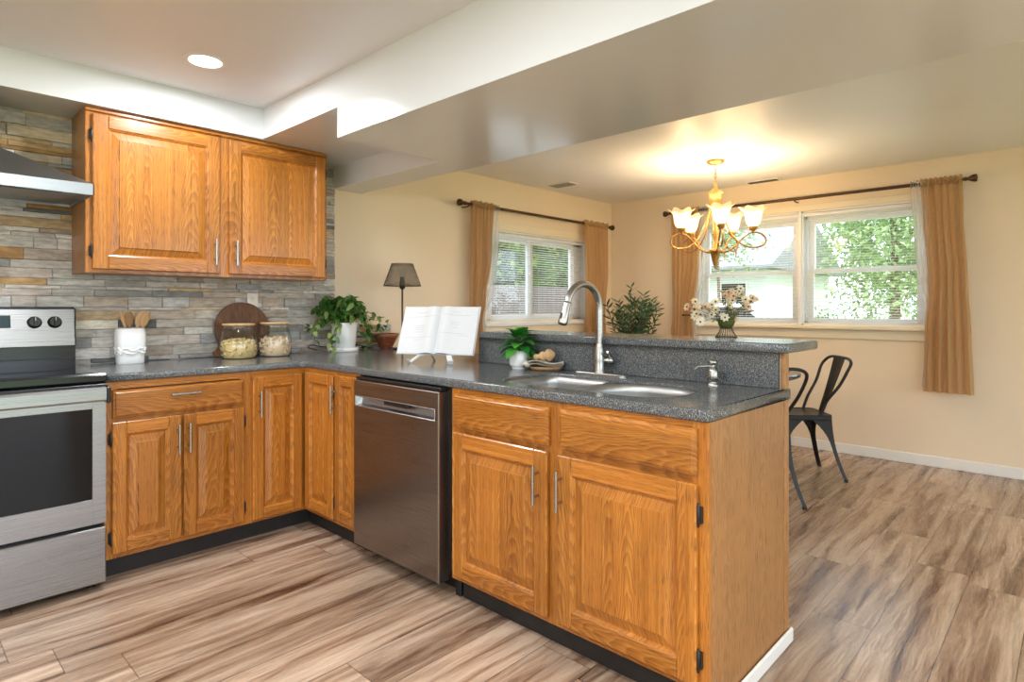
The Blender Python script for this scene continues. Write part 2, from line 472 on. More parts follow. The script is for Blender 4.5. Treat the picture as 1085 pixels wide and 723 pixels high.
def smooth_path(pts, n=6):
    P = [Vector(p) for p in pts]; out = []
    for i in range(len(P) - 1):
        p0 = P[max(i - 1, 0)]; p1 = P[i]; p2 = P[i + 1]; p3 = P[min(i + 2, len(P) - 1)]
        for k in range(n):
            t = k / n
            out.append(.5 * ((2 * p1) + (p2 - p0) * t + (2 * p0 - 5 * p1 + 4 * p2 - p3) * t * t + (-p0 + 3 * p1 - 3 * p2 + p3) * t ** 3))
    out.append(P[-1]); return out
def flat_slab(outer, holes, z0, z1, bevel, mat, name, parent=None, segs=3):
    """a slab from a 2D outline with holes, edges rounded"""
    cu = bpy.data.curves.new(name + '_outline', 'CURVE'); cu.dimensions = '2D'; cu.fill_mode = 'BOTH'
    for poly in [outer] + holes:
        sp = cu.splines.new('POLY'); sp.points.add(len(poly) - 1); sp.use_cyclic_u = True
        for q, (x, y) in zip(sp.points, poly): q.co = (x, y, 0, 1)
    h = (z1 - z0) / 2
    cu.extrude = h - bevel; cu.bevel_depth = bevel; cu.bevel_resolution = segs; cu.offset = -bevel
    tmp = bpy.data.objects.new('tmp_outline', cu); COL.objects.link(tmp)
    dg = bpy.context.evaluated_depsgraph_get(); dg.update()
    me = bpy.data.meshes.new_from_object(tmp.evaluated_get(dg))
    bpy.data.objects.remove(tmp); bpy.data.curves.remove(cu)
    me.name = name
    off = parent_loc(parent) if parent is not None else Vector((0, 0, 0))
    me.transform(Matrix.Translation(Vector((0, 0, z0 + h)) - off))
    me.materials.clear(); me.materials.append(M[mat])
    o = bpy.data.objects.new(name, me); COL.objects.link(o)
    if parent is not None: o.parent = parent
    return o
def struct(mb, name, base=None):
    o = mb.build(name, kind='structure')
    return o
def rrect(x0, x1, y0, y1, r, n=6):
    """rounded rectangle outline; r may be four radii for corners (x1y1, x0y1, x0y0, x1y0)"""
    if not isinstance(r, (tuple, list)): r = (r,) * 4
    P = []
    for (cx, cy, a0), q in zip(((x1 - r[0], y1 - r[0], 0), (x0 + r[1], y1 - r[1], 90), (x0 + r[2], y0 + r[2], 180), (x1 - r[3], y0 + r[3], 270)), r):
        for k in range(n + 1):
            a = R(a0 + 90 * k / n); P.append((cx + q * math.cos(a), cy + q * math.sin(a)))
    return P

# ------------------------------------------------------------------ key dimensions (metres; stone wall is y=0, cabinet face of the peninsula is x=0)
ZC = .914; ZCB = .878; ZBAR = 1.0776; ZBARB = 1.043
CEIL = 2.325; SOF = 2.155; BEAM = 2.0095
XF = 3.878; YEND = -2.941
XS = -.1137; XH0 = .52; XH1 = .748; YBM = -1.144; YS = -.3486
STF = -.022      # face of the stone

# ------------------------------------------------------------------ room shell
def wall_with_holes(mb, axis, p0, p1, a0, a1, z0, z1, holes, mat):
    """wall slab between p0 and p1 on axis, running a0..a1, with rectangular holes (a, b, za, zb)"""
    cuts = sorted(set([a0, a1] + [h[0] for h in holes] + [h[1] for h in holes]))
    for u, w in zip(cuts, cuts[1:]):
        zs = [(z0, z1)]
        for h in holes:
            if h[0] <= u + 1e-6 and h[1] >= w - 1e-6:
                zs = [q for zz in zs for q in ((zz[0], min(zz[1], h[2])), (max(zz[0], h[3]), zz[1])) if q[1] - q[0] > 1e-4]
        for (za, zb) in zs:
            if axis == 'y': mb.box(u, w, p0, p1, za, zb, mat)
            else: mb.box(p0, p1, u, w, za, zb, mat)

m = MB(); m.box(-3.6, XF, -6.6, 0, -.06, 0, 'floor'); struct(m, 'floor')
m = MB(); m.box(-3.7, XF + .15, -6.7, .15, CEIL, CEIL + .12, 'ceil'); struct(m, 'ceiling')
WL = (1.985, 3.43, 1.068, 1.882)     # left window opening: x0 x1 z0 z1
WR1 = (-1.935, -1.00, 1.052, 2.03)   # far window openings: y0 y1 z0 z1
WR2 = (-2.86, -1.955, 1.052, 2.03)
m = MB(); wall_with_holes(m, 'y', 0, .15, -3.7, XF + .15, -.06, CEIL, [WL], 'wall'); struct(m, 'wall_window')
m = MB(); wall_with_holes(m, 'x', XF, XF + .15, -6.7, 0, -.06, CEIL, [(-2.86, -1.00, 1.052, 2.03)], 'wall'); struct(m, 'wall_far')
m = MB(); wall_with_holes(m, 'y', -6.7, -6.6, -3.7, XF + .15, -.06, CEIL, [(-3.2, .0, 0, 2.2), (.8, 3.5, .0, 2.2)], 'wall'); struct(m, 'wall_rear')  # unseen wall, its wide openings added to let sky light in
m = MB(); wall_with_holes(m, 'x', -3.7, -3.6, -6.6, 0, -.06, CEIL, [(-4.6, -2.2, .9, 2.05)], 'wall'); struct(m, 'wall_kitchen_side')  # opening in this unseen wall added to bring in daylight
# dropped soffits, the deep beam box and the header over the half wall
m = MB()
m.box(-3.6, XS, YS, 0, SOF, CEIL, 'beam')
m.box(XS, XH0, YBM, 0, SOF, CEIL, 'beam')
struct(m, 'ceiling_soffit')
m = MB()
m.box(XS, XH1, -6.6, YBM, BEAM, CEIL, 'beam')
m.box(XH0, XH1, YBM, 0, BEAM, CEIL, 'beam')
struct(m, 'ceiling_beam')
m = MB()
m.box(XF - .014, XF, -6.6, 0, 0, .082, 'trim', .004); struct(m, 'baseboard_far')
m = MB(); m.box(1.0, XF - .014, -.014, 0, 0, .082, 'trim', .004); struct(m, 'baseboard_window')

# ledger stone: one structure, every stone its own block and tint
def stones(mb, x0, x1, z0, z1, seed):
    rng = random.Random(seed)
    pal_g = [(.40, .37, .335), (.47, .435, .40), (.35, .335, .31), (.43, .39, .35), (.53, .50, .47), (.30, .29, .275), (.47, .41, .37), (.38, .375, .37), (.42, .40, .37), (.24, .235, .225), (.36, .30, .25)]
    pal_w = [(.42, .27, .13), (.46, .33, .19), (.33, .19, .08), (.55, .45, .32), (.36, .27, .17), (.66, .60, .50), (.48, .39, .28)]
    z = z0
    while z < z1 - .004:
        h = rng.choice([.018, .022, .028, .034, .040, .048, .056]);
        if z + h > z1 - .012: h = z1 - z
        x = x0 - rng.random() * .2
        while x < x1:
            w = rng.uniform(.09, .28) if rng.random() < .75 else rng.uniform(.28, .42)
            a, b_ = max(x, x0), min(x + w, x1)
            if b_ - a > .004:
                cx = (a + b_) / 2
                warm = .75 if (cx < -.92 and z > 1.70) else (.10 if cx < -.6 else .03)
                if x0 > .5: warm = .5
                c = rng.choice(pal_w if rng.random() < warm else pal_g)
                if rng.random() < .05: c = (.12, .125, .125)
                k = rng.uniform(1.08, 1.46); c = tuple(q * k for q in c)
                d = rng.uniform(.010, .026)
                mb.box(a + .0005, b_ - .0005, -d, 0, z + .0005, z + h - .0005, 'stone', .0022, c)
            x += w
        z += h
m = MB(); stones(m, -2.6, .532, ZC - .03, SOF, 11); stones(m, .533, .985, ZC - .005, 1.079, 5)
struct(m, 'wall_stone')

# half wall behind the peninsula
m = MB(); m.box(.602, .640, YEND + .012, -1.372, 0, ZBARB, 'wall')
m.box(.598, .644, YEND - .001, YEND + .012, 0, ZBARB, 'oakend', .002)
m.box(.602, .640, -1.372, -.02, 0, ZCB, 'wall')
struct(m, 'wall_bar')
m = MB(); m.box(.03, .655, YEND - .014, YEND - .0015, 0, .052, 'trim', .006); struct(m, 'baseboard_peninsula')

# windows
def slider_window():
    r = bpy.data.objects.new('window_1', None); COL.objects.link(r); r.location = (2.71, 0, 1.068); r['kind'] = 'structure'
    x0, x1, z0, z1 = WL
    f = MB()
    # jambs inside the reveal
    for b in ((x0, x0 + .012, .0, .149, z0, z1), (x1 - .012, x1, .0, .149, z0, z1), (x0, x1, .0, .149, z0, z0 + .012), (x0, x1, .0, .149, z1 - .012, z1)): f.box(*b, 'vinyl')
    yf, yb = .075, .135
    for b in ((x0 + .012, 2.105, yf, yb, z0 + .012, z1 - .012), (3.30, x1 - .012, yf, yb, z0 + .012, z1 - .012), (x0, x1, yf, yb, z0 + .012, z0 + .04), (x0, x1, yf, yb, z1 - .055, z1 - .012)): f.box(*b, 'vinyl', .004)
    f.build('window_frame', r)
    for (a, b, yy) in ((2.105, 2.70, .098), (2.60, 3.30, .078)):
        s = MB()
        zz0, zz1 = z0 + .04, z1 - .055
        w = .045
        for q in ((a, a + w, zz0, zz1), (b - w, b, zz0, zz1), (a + w, b - w, zz0, zz0 + .03), (a + w, b - w, zz1 - .03, zz1)): s.box(q[0], q[1], yy, yy + .03, q[2], q[3], 'vinyl', .003)
        so = s.build('sash', r)
        g = MB(); g.box(a + w - .004, b - w + .004, yy + .013, yy + .018, zz0 + .026, zz1 - .026, 'pane'); g.build('pane', so)
    t = MB(); t.box(x0 - .03, x1 + .03, -.035, .06, z0 - .03, z0 + .002, 'vinyl', .005)
    t.build('window_sill', r)
    c = MB(); c.box(x0 - .05, x1 + .05, -.012, 0, z0 - .11, z0 - .03, 'sillp', .003); c.box(x0 - .04, x1 + .05, -.014, 0, z1, z1 + .07, 'sillp', .004)
    c.build('apron', r)
slider_window()
def hung_window(n, y0, y1):
    r = bpy.data.objects.new('window_%d' % n, None); COL.objects.link(r); r.location = (XF, (y0 + y1) / 2, 1.052); r['kind'] = 'structure'
    z0, z1 = 1.052, 2.03
    f = MB()
    f.box(XF + .0, XF + .149, y0, y0 + .014, z0, z1, 'vinyl'); f.box(XF, XF + .149, y1 - .014, y1, z0, z1, 'vinyl')
    f.box(XF + .0, XF + .149, y0, y1, z1 - .014, z1, 'vinyl'); f.box(XF + .0, XF + .149, y0, y1, z0, z0 + .014, 'vinyl')
    xa, xb = XF + .055, XF + .13
    f.box(xa, xb, y0 + .014, y0 + .035, z0 + .014, z1 - .014, 'vinyl', .003); f.box(xa, xb, y1 - .035, y1 - .014, z0 + .014, z1 - .014, 'vinyl', .003)
    f.box(xa, xb, y0, y1, z1 - .07, z1 - .014, 'vinyl', .004); f.box(xa, xb, y0, y1, z0 + .014, z0 + .03, 'vinyl', .004)
    f.build('window_frame', r)
    for (za, zb, xx) in ((1.50, 1.962, XF + .095), (1.078, 1.53, XF + .062)):
        s = MB(); w = .045; a, b = y0 + .033, y1 - .033
        for q in ((a, a + w, za, zb), (b - w, b, za, zb), (a + w, b - w, za, za + .036), (a + w, b - w, zb - .036, zb)): s.box(xx, xx + .03, q[0], q[1], q[2], q[3], 'vinyl', .003)
        so = s.build('sash', r)
        g = MB(); g.box(xx + .013, xx + .018, a + w - .004, b - w + .004, za + .032, zb - .032, 'pane'); g.build('pane', so)
hung_window(2, *WR1[:2]); hung_window(3, *WR2[:2])
m = MB()
m.box(XF - .02, XF + .05, -1.956, -1.934, 1.052, 2.03, 'vinyl', .003)
m.box(XF - .055, XF + .05, -2.895, -.955, 1.022, 1.050, 'sillp', .006)
m.box(XF - .016, XF, -2.88, -.97, .945, 1.022, 'sillp', .004)
m.box(XF - .014, XF, -2.89, -.96, 2.03, 2.085, 'sillp', .004)
struct(m, 'trim_1')

# ------------------------------------------------------------------ cabinets
def frame_xf(o, u, n):
    """local (u, out, up) -> world; u = unit along width, n = unit outward"""
    u = Vector(u); n = Vector(n); z = Vector((0, 0, 1))
    mt = Matrix(((u.x, n.x, z.x, o[0]), (u.y, n.y, z.y, o[1]), (u.z, n.z, z.z, o[2]), (0, 0, 0, 1)))
    return mt
def handle_mb(xf, u, z, length, horiz=False, t=.02):
    h = MB(xf); st = .030; r = .0058
    if horiz:
        h.cyl((u - length / 2, t + st, z), (u + length / 2, t + st, z), r, 'nickel', 12)
        for s in (-1, 1): h.cyl((u + s * length * .29, t, z), (u + s * length * .29, t + st, z), r * .85, 'nickel', 10)
    else:
        h.cyl((u, t + st, z - length / 2), (u, t + st, z + length / 2), r, 'nickel', 12)
        for s in (-1, 1): h.cyl((u, t, z + s * length * .29), (u, t + st, z + s * length * .29), r * .85, 'nickel', 10)
    return h
def hinge_mb(xf, u, z, t=.02):
    h = MB(xf)
    prof = [(.0005, -.036), (.0035, -.033), (.002, -.029), (.0058, -.026), (.0058, .026), (.002, .029), (.0035, .033), (.0005, .036)]
    h.lathe(prof, 'blackiron', (u, t * .55, z), 10)
    h.box(u - .010, u + .010, -.001, t * .45, z - .024, z + .024, 'blackiron', .001)
    return h
def door(root, xf, w, h, rail, name='door', handle=None, hinges=None, t=.02, st=.056):
    """raised-panel oak door lying at out 0..t; rail = grain axis of the rails"""
    d = MB(xf); e = .0016; dz = 'oakz'
    d.box(0, st, 0, t, 0, h, dz, .004); d.box(w - st, w, 0, t, 0, h, dz, .004)
    d.box(st - .001, w - st + .001, 0, t, 0, st, rail, .004); d.box(st - .001, w - st + .001, 0, t, h - st, h, rail, .004)
    loops = [(-.002, t - .003), (.005, t - .007), (.008, t - .012), (.012, t - .0125), (.043, t - .004), (.045, t - .001)]
    rings = []
    for (i, y) in loops:
        a = st + i
        rings.append([(a, y, a), (w - a, y, a), (w - a, y, h - a), (a, y, h - a)])
    n = 4; vs_ = [p for r_ in rings for p in r_]; F = []
    for i in range(len(rings) - 1):
        for j in range(n):
            F.append([i * n + j, i * n + (j + 1) % n, (i + 1) * n + (j + 1) % n, (i + 1) * n + j])
    F.append([(len(rings) - 1) * n + j for j in range(n)])
    d.add(vs_, F, dz)
    o = d.build(name, root, recalc=True)
    if handle: handle_mb(xf, handle[0], handle[1], .138, t=t).build('handle', o, label='brushed nickel bar handle')
    for (u, z) in hinges or []: hinge_mb(xf, u, z, t).build('hinge', o, label='black exposed hinge')
    return o
def slab_front(root, xf, w, h, grain, handle=None, t=.02, name='drawer'):
    d = MB(xf)
    d.box(0, w, 0, t * .55, 0, h, grain, .001)
    rings = [[(i, y, i), (w - i, y, i), (w - i, y, h - i), (i, y, h - i)] for (i, y) in ((0, t * .5), (.002, t * .72), (.010, t * .86), (.013, t))]
    vs_ = [p for r_ in rings for p in r_]; F = [[i * 4 + j, i * 4 + (j + 1) % 4, (i + 1) * 4 + (j + 1) % 4, (i + 1) * 4 + j] for i in range(3) for j in range(4)]
    F.append([12, 13, 14, 15]); d.add(vs_, F, grain)
    o = d.build(name, root)
    if handle: handle_mb(xf, handle[0], handle[1], handle[2], True, t).build('handle', o, label='brushed nickel bar handle')
    return o
YF = -.6175
def face_frame(mb, xf, u0, u1, z0, z1, stiles, rails, hr):
    """oak face frame: vertical stiles (u range) and rails (z range)"""
    for (a, b) in stiles: mb.box(a, b, -.019, 0, z0, z1, 'oakz', .001, xf=xf)
    for (a, b, za, zb) in rails: mb.box(a, b, -.0185, -.0005, za, zb, hr, .001, xf=xf)

# drawer-over-doors cabinet beside the range
xf = frame_xf((0, YF, 0), (1, 0, 0), (0, -1, 0))
r = thing('base_cabinet', 'oak base cabinet with one wide drawer over two doors, right beside the range', 'cabinet', (-.62, YF + .3, 0))
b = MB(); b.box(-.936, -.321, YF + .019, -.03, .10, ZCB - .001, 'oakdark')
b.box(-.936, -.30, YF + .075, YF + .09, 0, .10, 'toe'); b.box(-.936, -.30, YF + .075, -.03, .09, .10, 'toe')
face_frame(b, xf, 0, 0, .10, ZCB - .001, [(-.936, -.89), (-.355, -.300)], [(-.89, -.355, .845, ZCB - .001), (-.89, -.355, .69, .74), (-.89, -.355, .10, .135)], 'oakx')
b.box(-.655, -.595, -.0185, -.001, .135, .69, 'oakz', xf=xf)
b.build('carcass', r)
slab_front(r, frame_xf((-.907, YF, .717), (1, 0, 0), (0, -1, 0)), .569, .123, 'oakx', handle=(.288, .085, .125))
door(r, frame_xf((-.909, YF, .123), (1, 0, 0), (0, -1, 0)), .281, .577, 'oakx', handle=(.262, .470), hinges=[(-.003, .07), (-.003, .505)])
door(r, frame_xf((-.619, YF, .123), (1, 0, 0), (0, -1, 0)), .281, .577, 'oakx', handle=(.018, .470), hinges=[(.284, .07), (.284, .505)])
# corner cabinet, one door on each leg of the L
r = thing('corner_cabinet', 'oak corner base cabinet whose two narrow doors meet in the inside corner', 'cabinet', (.2, -.4, 0))
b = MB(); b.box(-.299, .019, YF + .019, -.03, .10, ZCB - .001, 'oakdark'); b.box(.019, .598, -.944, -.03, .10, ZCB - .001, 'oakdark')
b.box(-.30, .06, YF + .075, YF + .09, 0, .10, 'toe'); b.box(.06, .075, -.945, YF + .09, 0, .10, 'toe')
b.box(-.2995, -.29, YF + .0005, YF + .019, .10, ZCB - .001, 'oakz'); b.box(-.29, 0, YF + .0005, YF + .0185, .845, ZCB - .001, 'oakx'); b.box(-.29, 0, YF + .0005, YF + .0185, .10, .125, 'oakx')
b.box(-.02, .0, YF + .0005, YF + .018, .125, .845, 'oakz')
b.box(.0005, .0185, -.944, YF + .018, .845, ZCB - .001, 'oaky'); b.box(.0005, .0185, -.944, YF + .018, .10, .125, 'oaky'); b.box(.0005, .018, -.944, -.925, .125, .845, 'oakz')
b.build('carcass', r)
door(r, frame_xf((-.293, YF, .115), (1, 0, 0), (0, -1, 0)), .268, .733, 'oakx', handle=(.030, .595))
door(r, frame_xf((0, -.648, .122), (0, -1, 0), (-1, 0, 0)), .287, .733, 'oaky', hinges=[(.291, .085), (.291, .65)], st=.052)
# narrow cabinet
r = thing('spice_cabinet', 'narrow oak base cabinet with one slim door, left of the dishwasher', 'cabinet', (.3, -1.05, 0))
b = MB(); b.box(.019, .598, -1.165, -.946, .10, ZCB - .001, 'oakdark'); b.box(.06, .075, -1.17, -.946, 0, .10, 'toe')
b.box(.0005, .0185, -1.166, -.946, .845, ZCB - .001, 'oaky'); b.box(.0005, .0185, -1.166, -.946, .10, .13, 'oaky'); b.box(.0006, .018, -.965, -.946, .13, .845, 'oakz'); b.box(.0006, .018, -1.166, -1.14, .13, .845, 'oakz')
b.build('carcass', r)
door(r, frame_xf((0, -.955, .128), (0, -1, 0), (-1, 0, 0)), .205, .733, 'oaky', handle=(.014, .612), st=.05)
# sink cabinet with two false drawer fronts and two doors, veneered end
r = thing('sink_cabinet', 'oak sink base cabinet at the open peninsula end, two false drawers over two doors', 'cabinet', (.3, -2.4, 0))
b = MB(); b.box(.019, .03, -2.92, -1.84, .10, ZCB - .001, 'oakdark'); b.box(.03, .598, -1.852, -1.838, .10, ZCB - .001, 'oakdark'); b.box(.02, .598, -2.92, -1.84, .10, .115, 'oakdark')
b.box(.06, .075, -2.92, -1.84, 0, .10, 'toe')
xp = frame_xf((0, 0, 0), (0, -1, 0), (-1, 0, 0))
face_frame(b, xp, 0, 0, .10, ZCB - .001, [(1.838, 1.885), (2.338, 2.432), (2.89, 2.9405)], [(1.885, 2.89, .84, ZCB - .001), (1.885, 2.89, .685, .745), (1.885, 2.89, .10, .15)], 'oaky')
b.build('carcass', r)
e = MB(); e.box(.0195, .594, YEND, -2.921, .0, ZCB - .001, 'oakend', .001); e.build('side_panel', r, label='pale oak veneer end panel')
for y in (-1.861, -2.409):
    slab_front(r, frame_xf((0, y, .722), (0, -1, 0), (-1, 0, 0)), .502, .136, 'oaky', name='drawer_front')
door(r, frame_xf((0, -1.858, .122), (0, -1, 0), (-1, 0, 0)), .500, .580, 'oaky', handle=(.462, .462), hinges=[(-.003, .07), (-.003, .505)], st=.062)
door(r, frame_xf((0, -2.402, .122), (0, -1, 0), (-1, 0, 0)), .510, .578, 'oaky', handle=(.022, .462), hinges=[(.513, .075), (.513, .49)], st=.062)

# wall cabinet
r = thing('wall_cabinet', 'honey oak wall cabinet with two raised-panel doors under the white soffit', 'cabinet', (-.32, -.16, 1.37))
YU = -.3073
b = MB(); b.box(-.9406, .3046, YU + .019, STF - .006, 1.372, SOF - .002, 'oakend')
xf = frame_xf((0, YU, 0), (1, 0, 0), (0, -1, 0))
face_frame(b, xf, 0, 0, 1.37, SOF - .002, [(-.9406, -.885), (-.36, -.26), (.262, .3046)], [(-.885, .262, 2.10, SOF - .002), (-.885, .262, 1.37, 1.405)], 'oakx')
b.build('carcass', r)
t = MB(); t.box(-.9435, .3075, YU - .012, YU, SOF - .022, SOF - .002, 'oakx', .004); t.build('top_moulding', r)
door(r, frame_xf((-.915, YU, 1.387), (1, 0, 0), (0, -1, 0)), .578, .737, 'oakx', handle=(.548, .115), hinges=[(-.003, .085), (-.003, .635)], st=.064)
door(r, frame_xf((-.287, YU, 1.387), (1, 0, 0), (0, -1, 0)), .574, .737, 'oakx', handle=(.030, .115), hinges=[(.577, .085), (.577, .635)], st=.064)

# ------------------------------------------------------------------ worktops, sink
CX, CYE = -.014, -.638
outer = [(-.936, STF - .002), (-.936, CYE), (CX - .035, CYE)]
for k in range(1, 6):
    a = R(90 - 90 * k / 6); outer.append((CX - .035 + .035 * math.cos(a), CYE - .035 + .035 * math.sin(a)))
outer += [(CX, CYE - .035), (CX, -2.9187)]
for k in range(1, 5):
    a = R(180 + 90 * k / 5); outer.append((CX + .03 + .03 * math.cos(a), -2.9187 + .03 * math.sin(a)))
outer += [(CX + .03, -2.9487), (.6414, -2.9487), (.6414, YEND - .0035), (.5965, YEND - .0035), (.5965, -1.374), (.60, -1.374), (1.0, -1.374), (1.0, STF - .006)]
SX0, SX1 = .085, .455
basinL = rrect(SX0, SX1, -2.318, -1.985, (.05, .13, .15, .05), 8)     # rounded bowl, smaller
basinR = rrect(SX0, SX1, -2.742, -2.338, (.15, .05, .05, .16), 8)
cut = rrect(SX0 - .003, SX1 + .003, -2.745, -1.982, (.05, .13, .15, .16), 8)
r = thing('countertop', 'grey speckled L-shaped worktop with the sink opening', 'worktop', (.2, -1.5, ZCB))
flat_slab(outer, [cut], ZCB, ZC, .009, 'granite', 'worktop', r)
sp = MB(); sp.box(.587, .5965, -2.925, -1.378, ZC + .0005, ZBARB - .0005, 'granite', .002); sp.box(.588, .6015, -2.925, -1.378, ZC + .001, ZBARB - .001, 'granite')
o = sp.build('backsplash'); at_base(o, (.59, -2.15, ZC)); tag(o, 'grey speckled vertical splash panel behind the faucet under the bar top', 'splashback')
r = thing('bar_counter', 'raised grey speckled breakfast bar top along the back of the peninsula', 'worktop', (.73, -2.2, ZBARB))
bo = rrect(.5588, .9053, -2.9666, -1.40, .02, 3)
flat_slab(bo, [], ZBARB, ZBAR, .008, 'granite', 'bar_top', r)
r = thing('kitchen_sink', 'undermount stainless double-bowl sink set into the grey worktop', 'sink', (.27, -2.36, .66))
def basin(outline, depth, name):
    mb = MB(); cx = sum(p[0] for p in outline) / len(outline); cy = sum(p[1] for p in outline) / len(outline)
    def ring(s, z): return [(cx + (x - cx) * s, cy + (y - cy) * s, z) for x, y in outline]
    zt = ZC - .013
    rings = [ring(1.0, zt - .004), ring(.998, zt), ring(.985, zt), ring(.975, zt - .03), ring(.96, zt - depth * .75), ring(.90, zt - depth * .95), ring(.8, zt - depth), ring(.15, zt - depth - .006)]
    mb.loft(rings, 'steelb', True, False, True)
    mb.lathe([(.001, -.004), (.028, -.004), (.036, .0), (.040, .002)], 'nickel', (cx, cy, zt - depth - .003), 20, True)
    o = mb.build(name, r); return o
basin(basinL, .17, 'basin'); basin(basinR, .20, 'basin')
dv = MB(); dv.box(SX0 - .002, SX1 + .002, -2.342, -2.314, ZC - .022, ZC - .0125, 'steelb', .003); dv.build('divider', r)

# ------------------------------------------------------------------ dishwasher
r = thing('dishwasher', 'stainless dishwasher with a recessed pocket handle in the peninsula', 'dishwasher', (.3, -1.485, 0))
b = MB(); b.box(.012, .58, -1.822, -1.172, .10, ZCB - .006, 'black'); b.box(.09, .11, -1.83, -1.172, .0, .10, 'black'); b.box(.05, .09, -1.835, -1.80, 0, .075, 'black', .004)
b.build('tub', r)
y0, y1, z0, z1, hx = -1.802, -1.170, .075, .858, -.042
hy0, hy1, hz0, hz1 = -1.782, -1.185, .735, .788
b = MB()
rings = []
for (i, x) in ((0, .012), (0, hx + .004), (.004, hx)):
    rings.append([(x, y0 + i, z0 + i), (x, y1 - i, z0 + i), (x, y1 - i, z1 - i), (x, y0 + i, z1 - i)])
b.loft(rings, 'steely', True, False, False)
o4 = rings[-1]; i4 = [(hx, hy0, hz0), (hx, hy1, hz0), (hx, hy1, hz1), (hx, hy0, hz1)]
b.add(o4 + i4, [[j, (j + 1) % 4, 4 + (j + 1) % 4, 4 + j] for j in range(4)], 'steely')
b.build('door', r)
b = MB()
def pk(i, x): return [(x, hy0 + i, hz0 + i), (x, hy1 - i, hz0 + i), (x, hy1 - i, hz1 - i), (x, hy0 + i, hz1 - i)]
b.loft([pk(0, hx - .001), pk(.003, hx - .003), pk(.006, hx)], 'steelband', True, False, False)
i6 = pk(.006, hx); bk = [(hx + .024, hy0 + .02, hz0 + .012), (hx + .024, hy1 - .02, hz0 + .012), (hx + .030, hy1 - .02, hz1 - .008), (hx + .030, hy0 + .02, hz1 - .008)]
b.loft([i6, bk], 'steelx', True, False, False); b.add(bk, [[0, 1, 2, 3]], 'steelhood')
b.box(hx - .002, hx + .010, -1.60, -1.42, hz1 - .022, hz1 - .004, 'black', .002)
b.build('handle', r, label='recessed pocket handle')
b = MB(); b.box(-.03, .012, -1.80, -1.172, .860, .874, 'black', .002); b.build('control_strip', r)

# ------------------------------------------------------------------ range
r = thing('range', 'stainless electric range with black glass cooktop at the left edge', 'range', (-1.325, -.34, 0))
RX0, RX1 = -1.703, -.941
b = MB(); b.box(RX0, RX1, -.645, -.03, .03, .885, 'blackenamel', .003)
for x in (RX0 + .04, RX1 - .04):
    for y in (-.60, -.08): b.cyl((x, y, 0), (x, y, .032), .015, 'black', 10)
b.build('body', r)
b = MB(); b.box(RX0 - .001, RX1 + .003, -.69, -.09, .886, .926, 'blackenamel', .008); b.box(RX0 + .02, RX1 - .018, -.655, -.10, .9255, .9275, 'blackglass', .001)
b.build('cooktop', r)
b = MB()
b.prism([(-.10, .915), (-.10, 1.016), (-.085, 1.02), (-.03, 1.02), (-.03, .915)], 'x', RX0, RX1 + .002, 'blackenamel')
b.box(RX0, RX1 + .001, -.106, -.098, .955, .962, 'black', .001)
b.build('backguard', r)
b = MB()
b.prism([(-.105, 1.020), (-.070, 1.196), (-.062, 1.203), (-.03, 1.203), (-.03, 1.020)], 'x', RX0 + .002, RX1 - .001, 'steelx')
b.box(RX1 - .002, RX1 + .004, -.10, -.03, 1.015, 1.20, 'blackenamel', .004); b.box(RX0, RX1 + .003, -.073, -.03, 1.198, 1.207, 'blackenamel', .003)
cp = b.build('control_panel', r)
def on_panel(x, z, out=0): # point on the sloping face
    return (x, -.105 + (z - 1.02) * (.035 / .176) - out, z)
nrm = Vector((0, -.176, .035)).normalized()
for x in (-1.60, -1.52, -1.097, -1.019):
    k = MB(); c = Vector(on_panel(x, 1.133)); q = Vector((0, 0, 1)).rotation_difference(nrm).to_matrix().to_4x4(); xfk = Matrix.Translation(c) @ q
    k.lathe([(.029, .0), (.029, .003), (.0255, .005), (.0245, .018), (.022, .021)], 'black', seg=20, xf=xfk)
    k.box(-.006, .006, -.024, .024, .019, .031, 'black', .002, xf=xfk); k.box(-.0015, .0015, .004, .022, .0305, .0316, 'steelx', xf=xfk)
    k.build('knob', cp)
k = MB(); xfk = Matrix.Translation(Vector(on_panel(-1.31, 1.139))) @ Vector((0, 0, 1)).rotation_difference(nrm).to_matrix().to_4x4()
k.box(-.125, .125, -.031, .029, 0, .002, 'screen', .001, xf=xfk); k.build('display', cp)
b = MB()
yd = -.682
wx0, wx1, wz0, wz1 = -1.652, -.991, .395, .777
dz0, dz1 = .288, .845
for q in ((RX0 + .001, wx0, dz0, dz1), (wx1, RX1 - .001, dz0, dz1), (wx0, wx1, dz0, wz0), (wx0, wx1, wz1, dz1)): b.box(q[0], q[1], yd, -.646, q[2], q[3], 'steelx', .0008)
od = b.build('oven_door', r)
b = MB(); b.box(wx0 - .004, wx1 + .004, yd + .004, yd + .012, wz0 - .004, wz1 + .004, 'blackglass'); b.box(wx0, wx1, yd + .012, -.646, wz0, wz1, 'black'); b.build('oven_window', od, label='black glass oven window')
b = MB()
b.prism([(-.735, .812), (-.742, .820), (-.742, .862), (-.735, .872), (-.715, .872), (-.706, .862), (-.706, .822), (-.715, .812)], 'x', RX0 + .02, RX1 - .013, 'steelx')
b.box(RX1 - .013, RX1 + .003, -.744, -.68, .803, .873, 'black', .005); b.box(RX0 - .003, RX0 + .02, -.744, -.68, .803, .873, 'black', .005)
b.box(RX0, RX1, -.706, -.645, .847, .882, 'black', .002)
b.build('handle', od, label='wide flat steel handle bar')
b = MB(); b.box(RX0 + .001, RX1 - .001, -.684, -.646, .035, .272, 'steelx', .004); b.build('drawer', r)

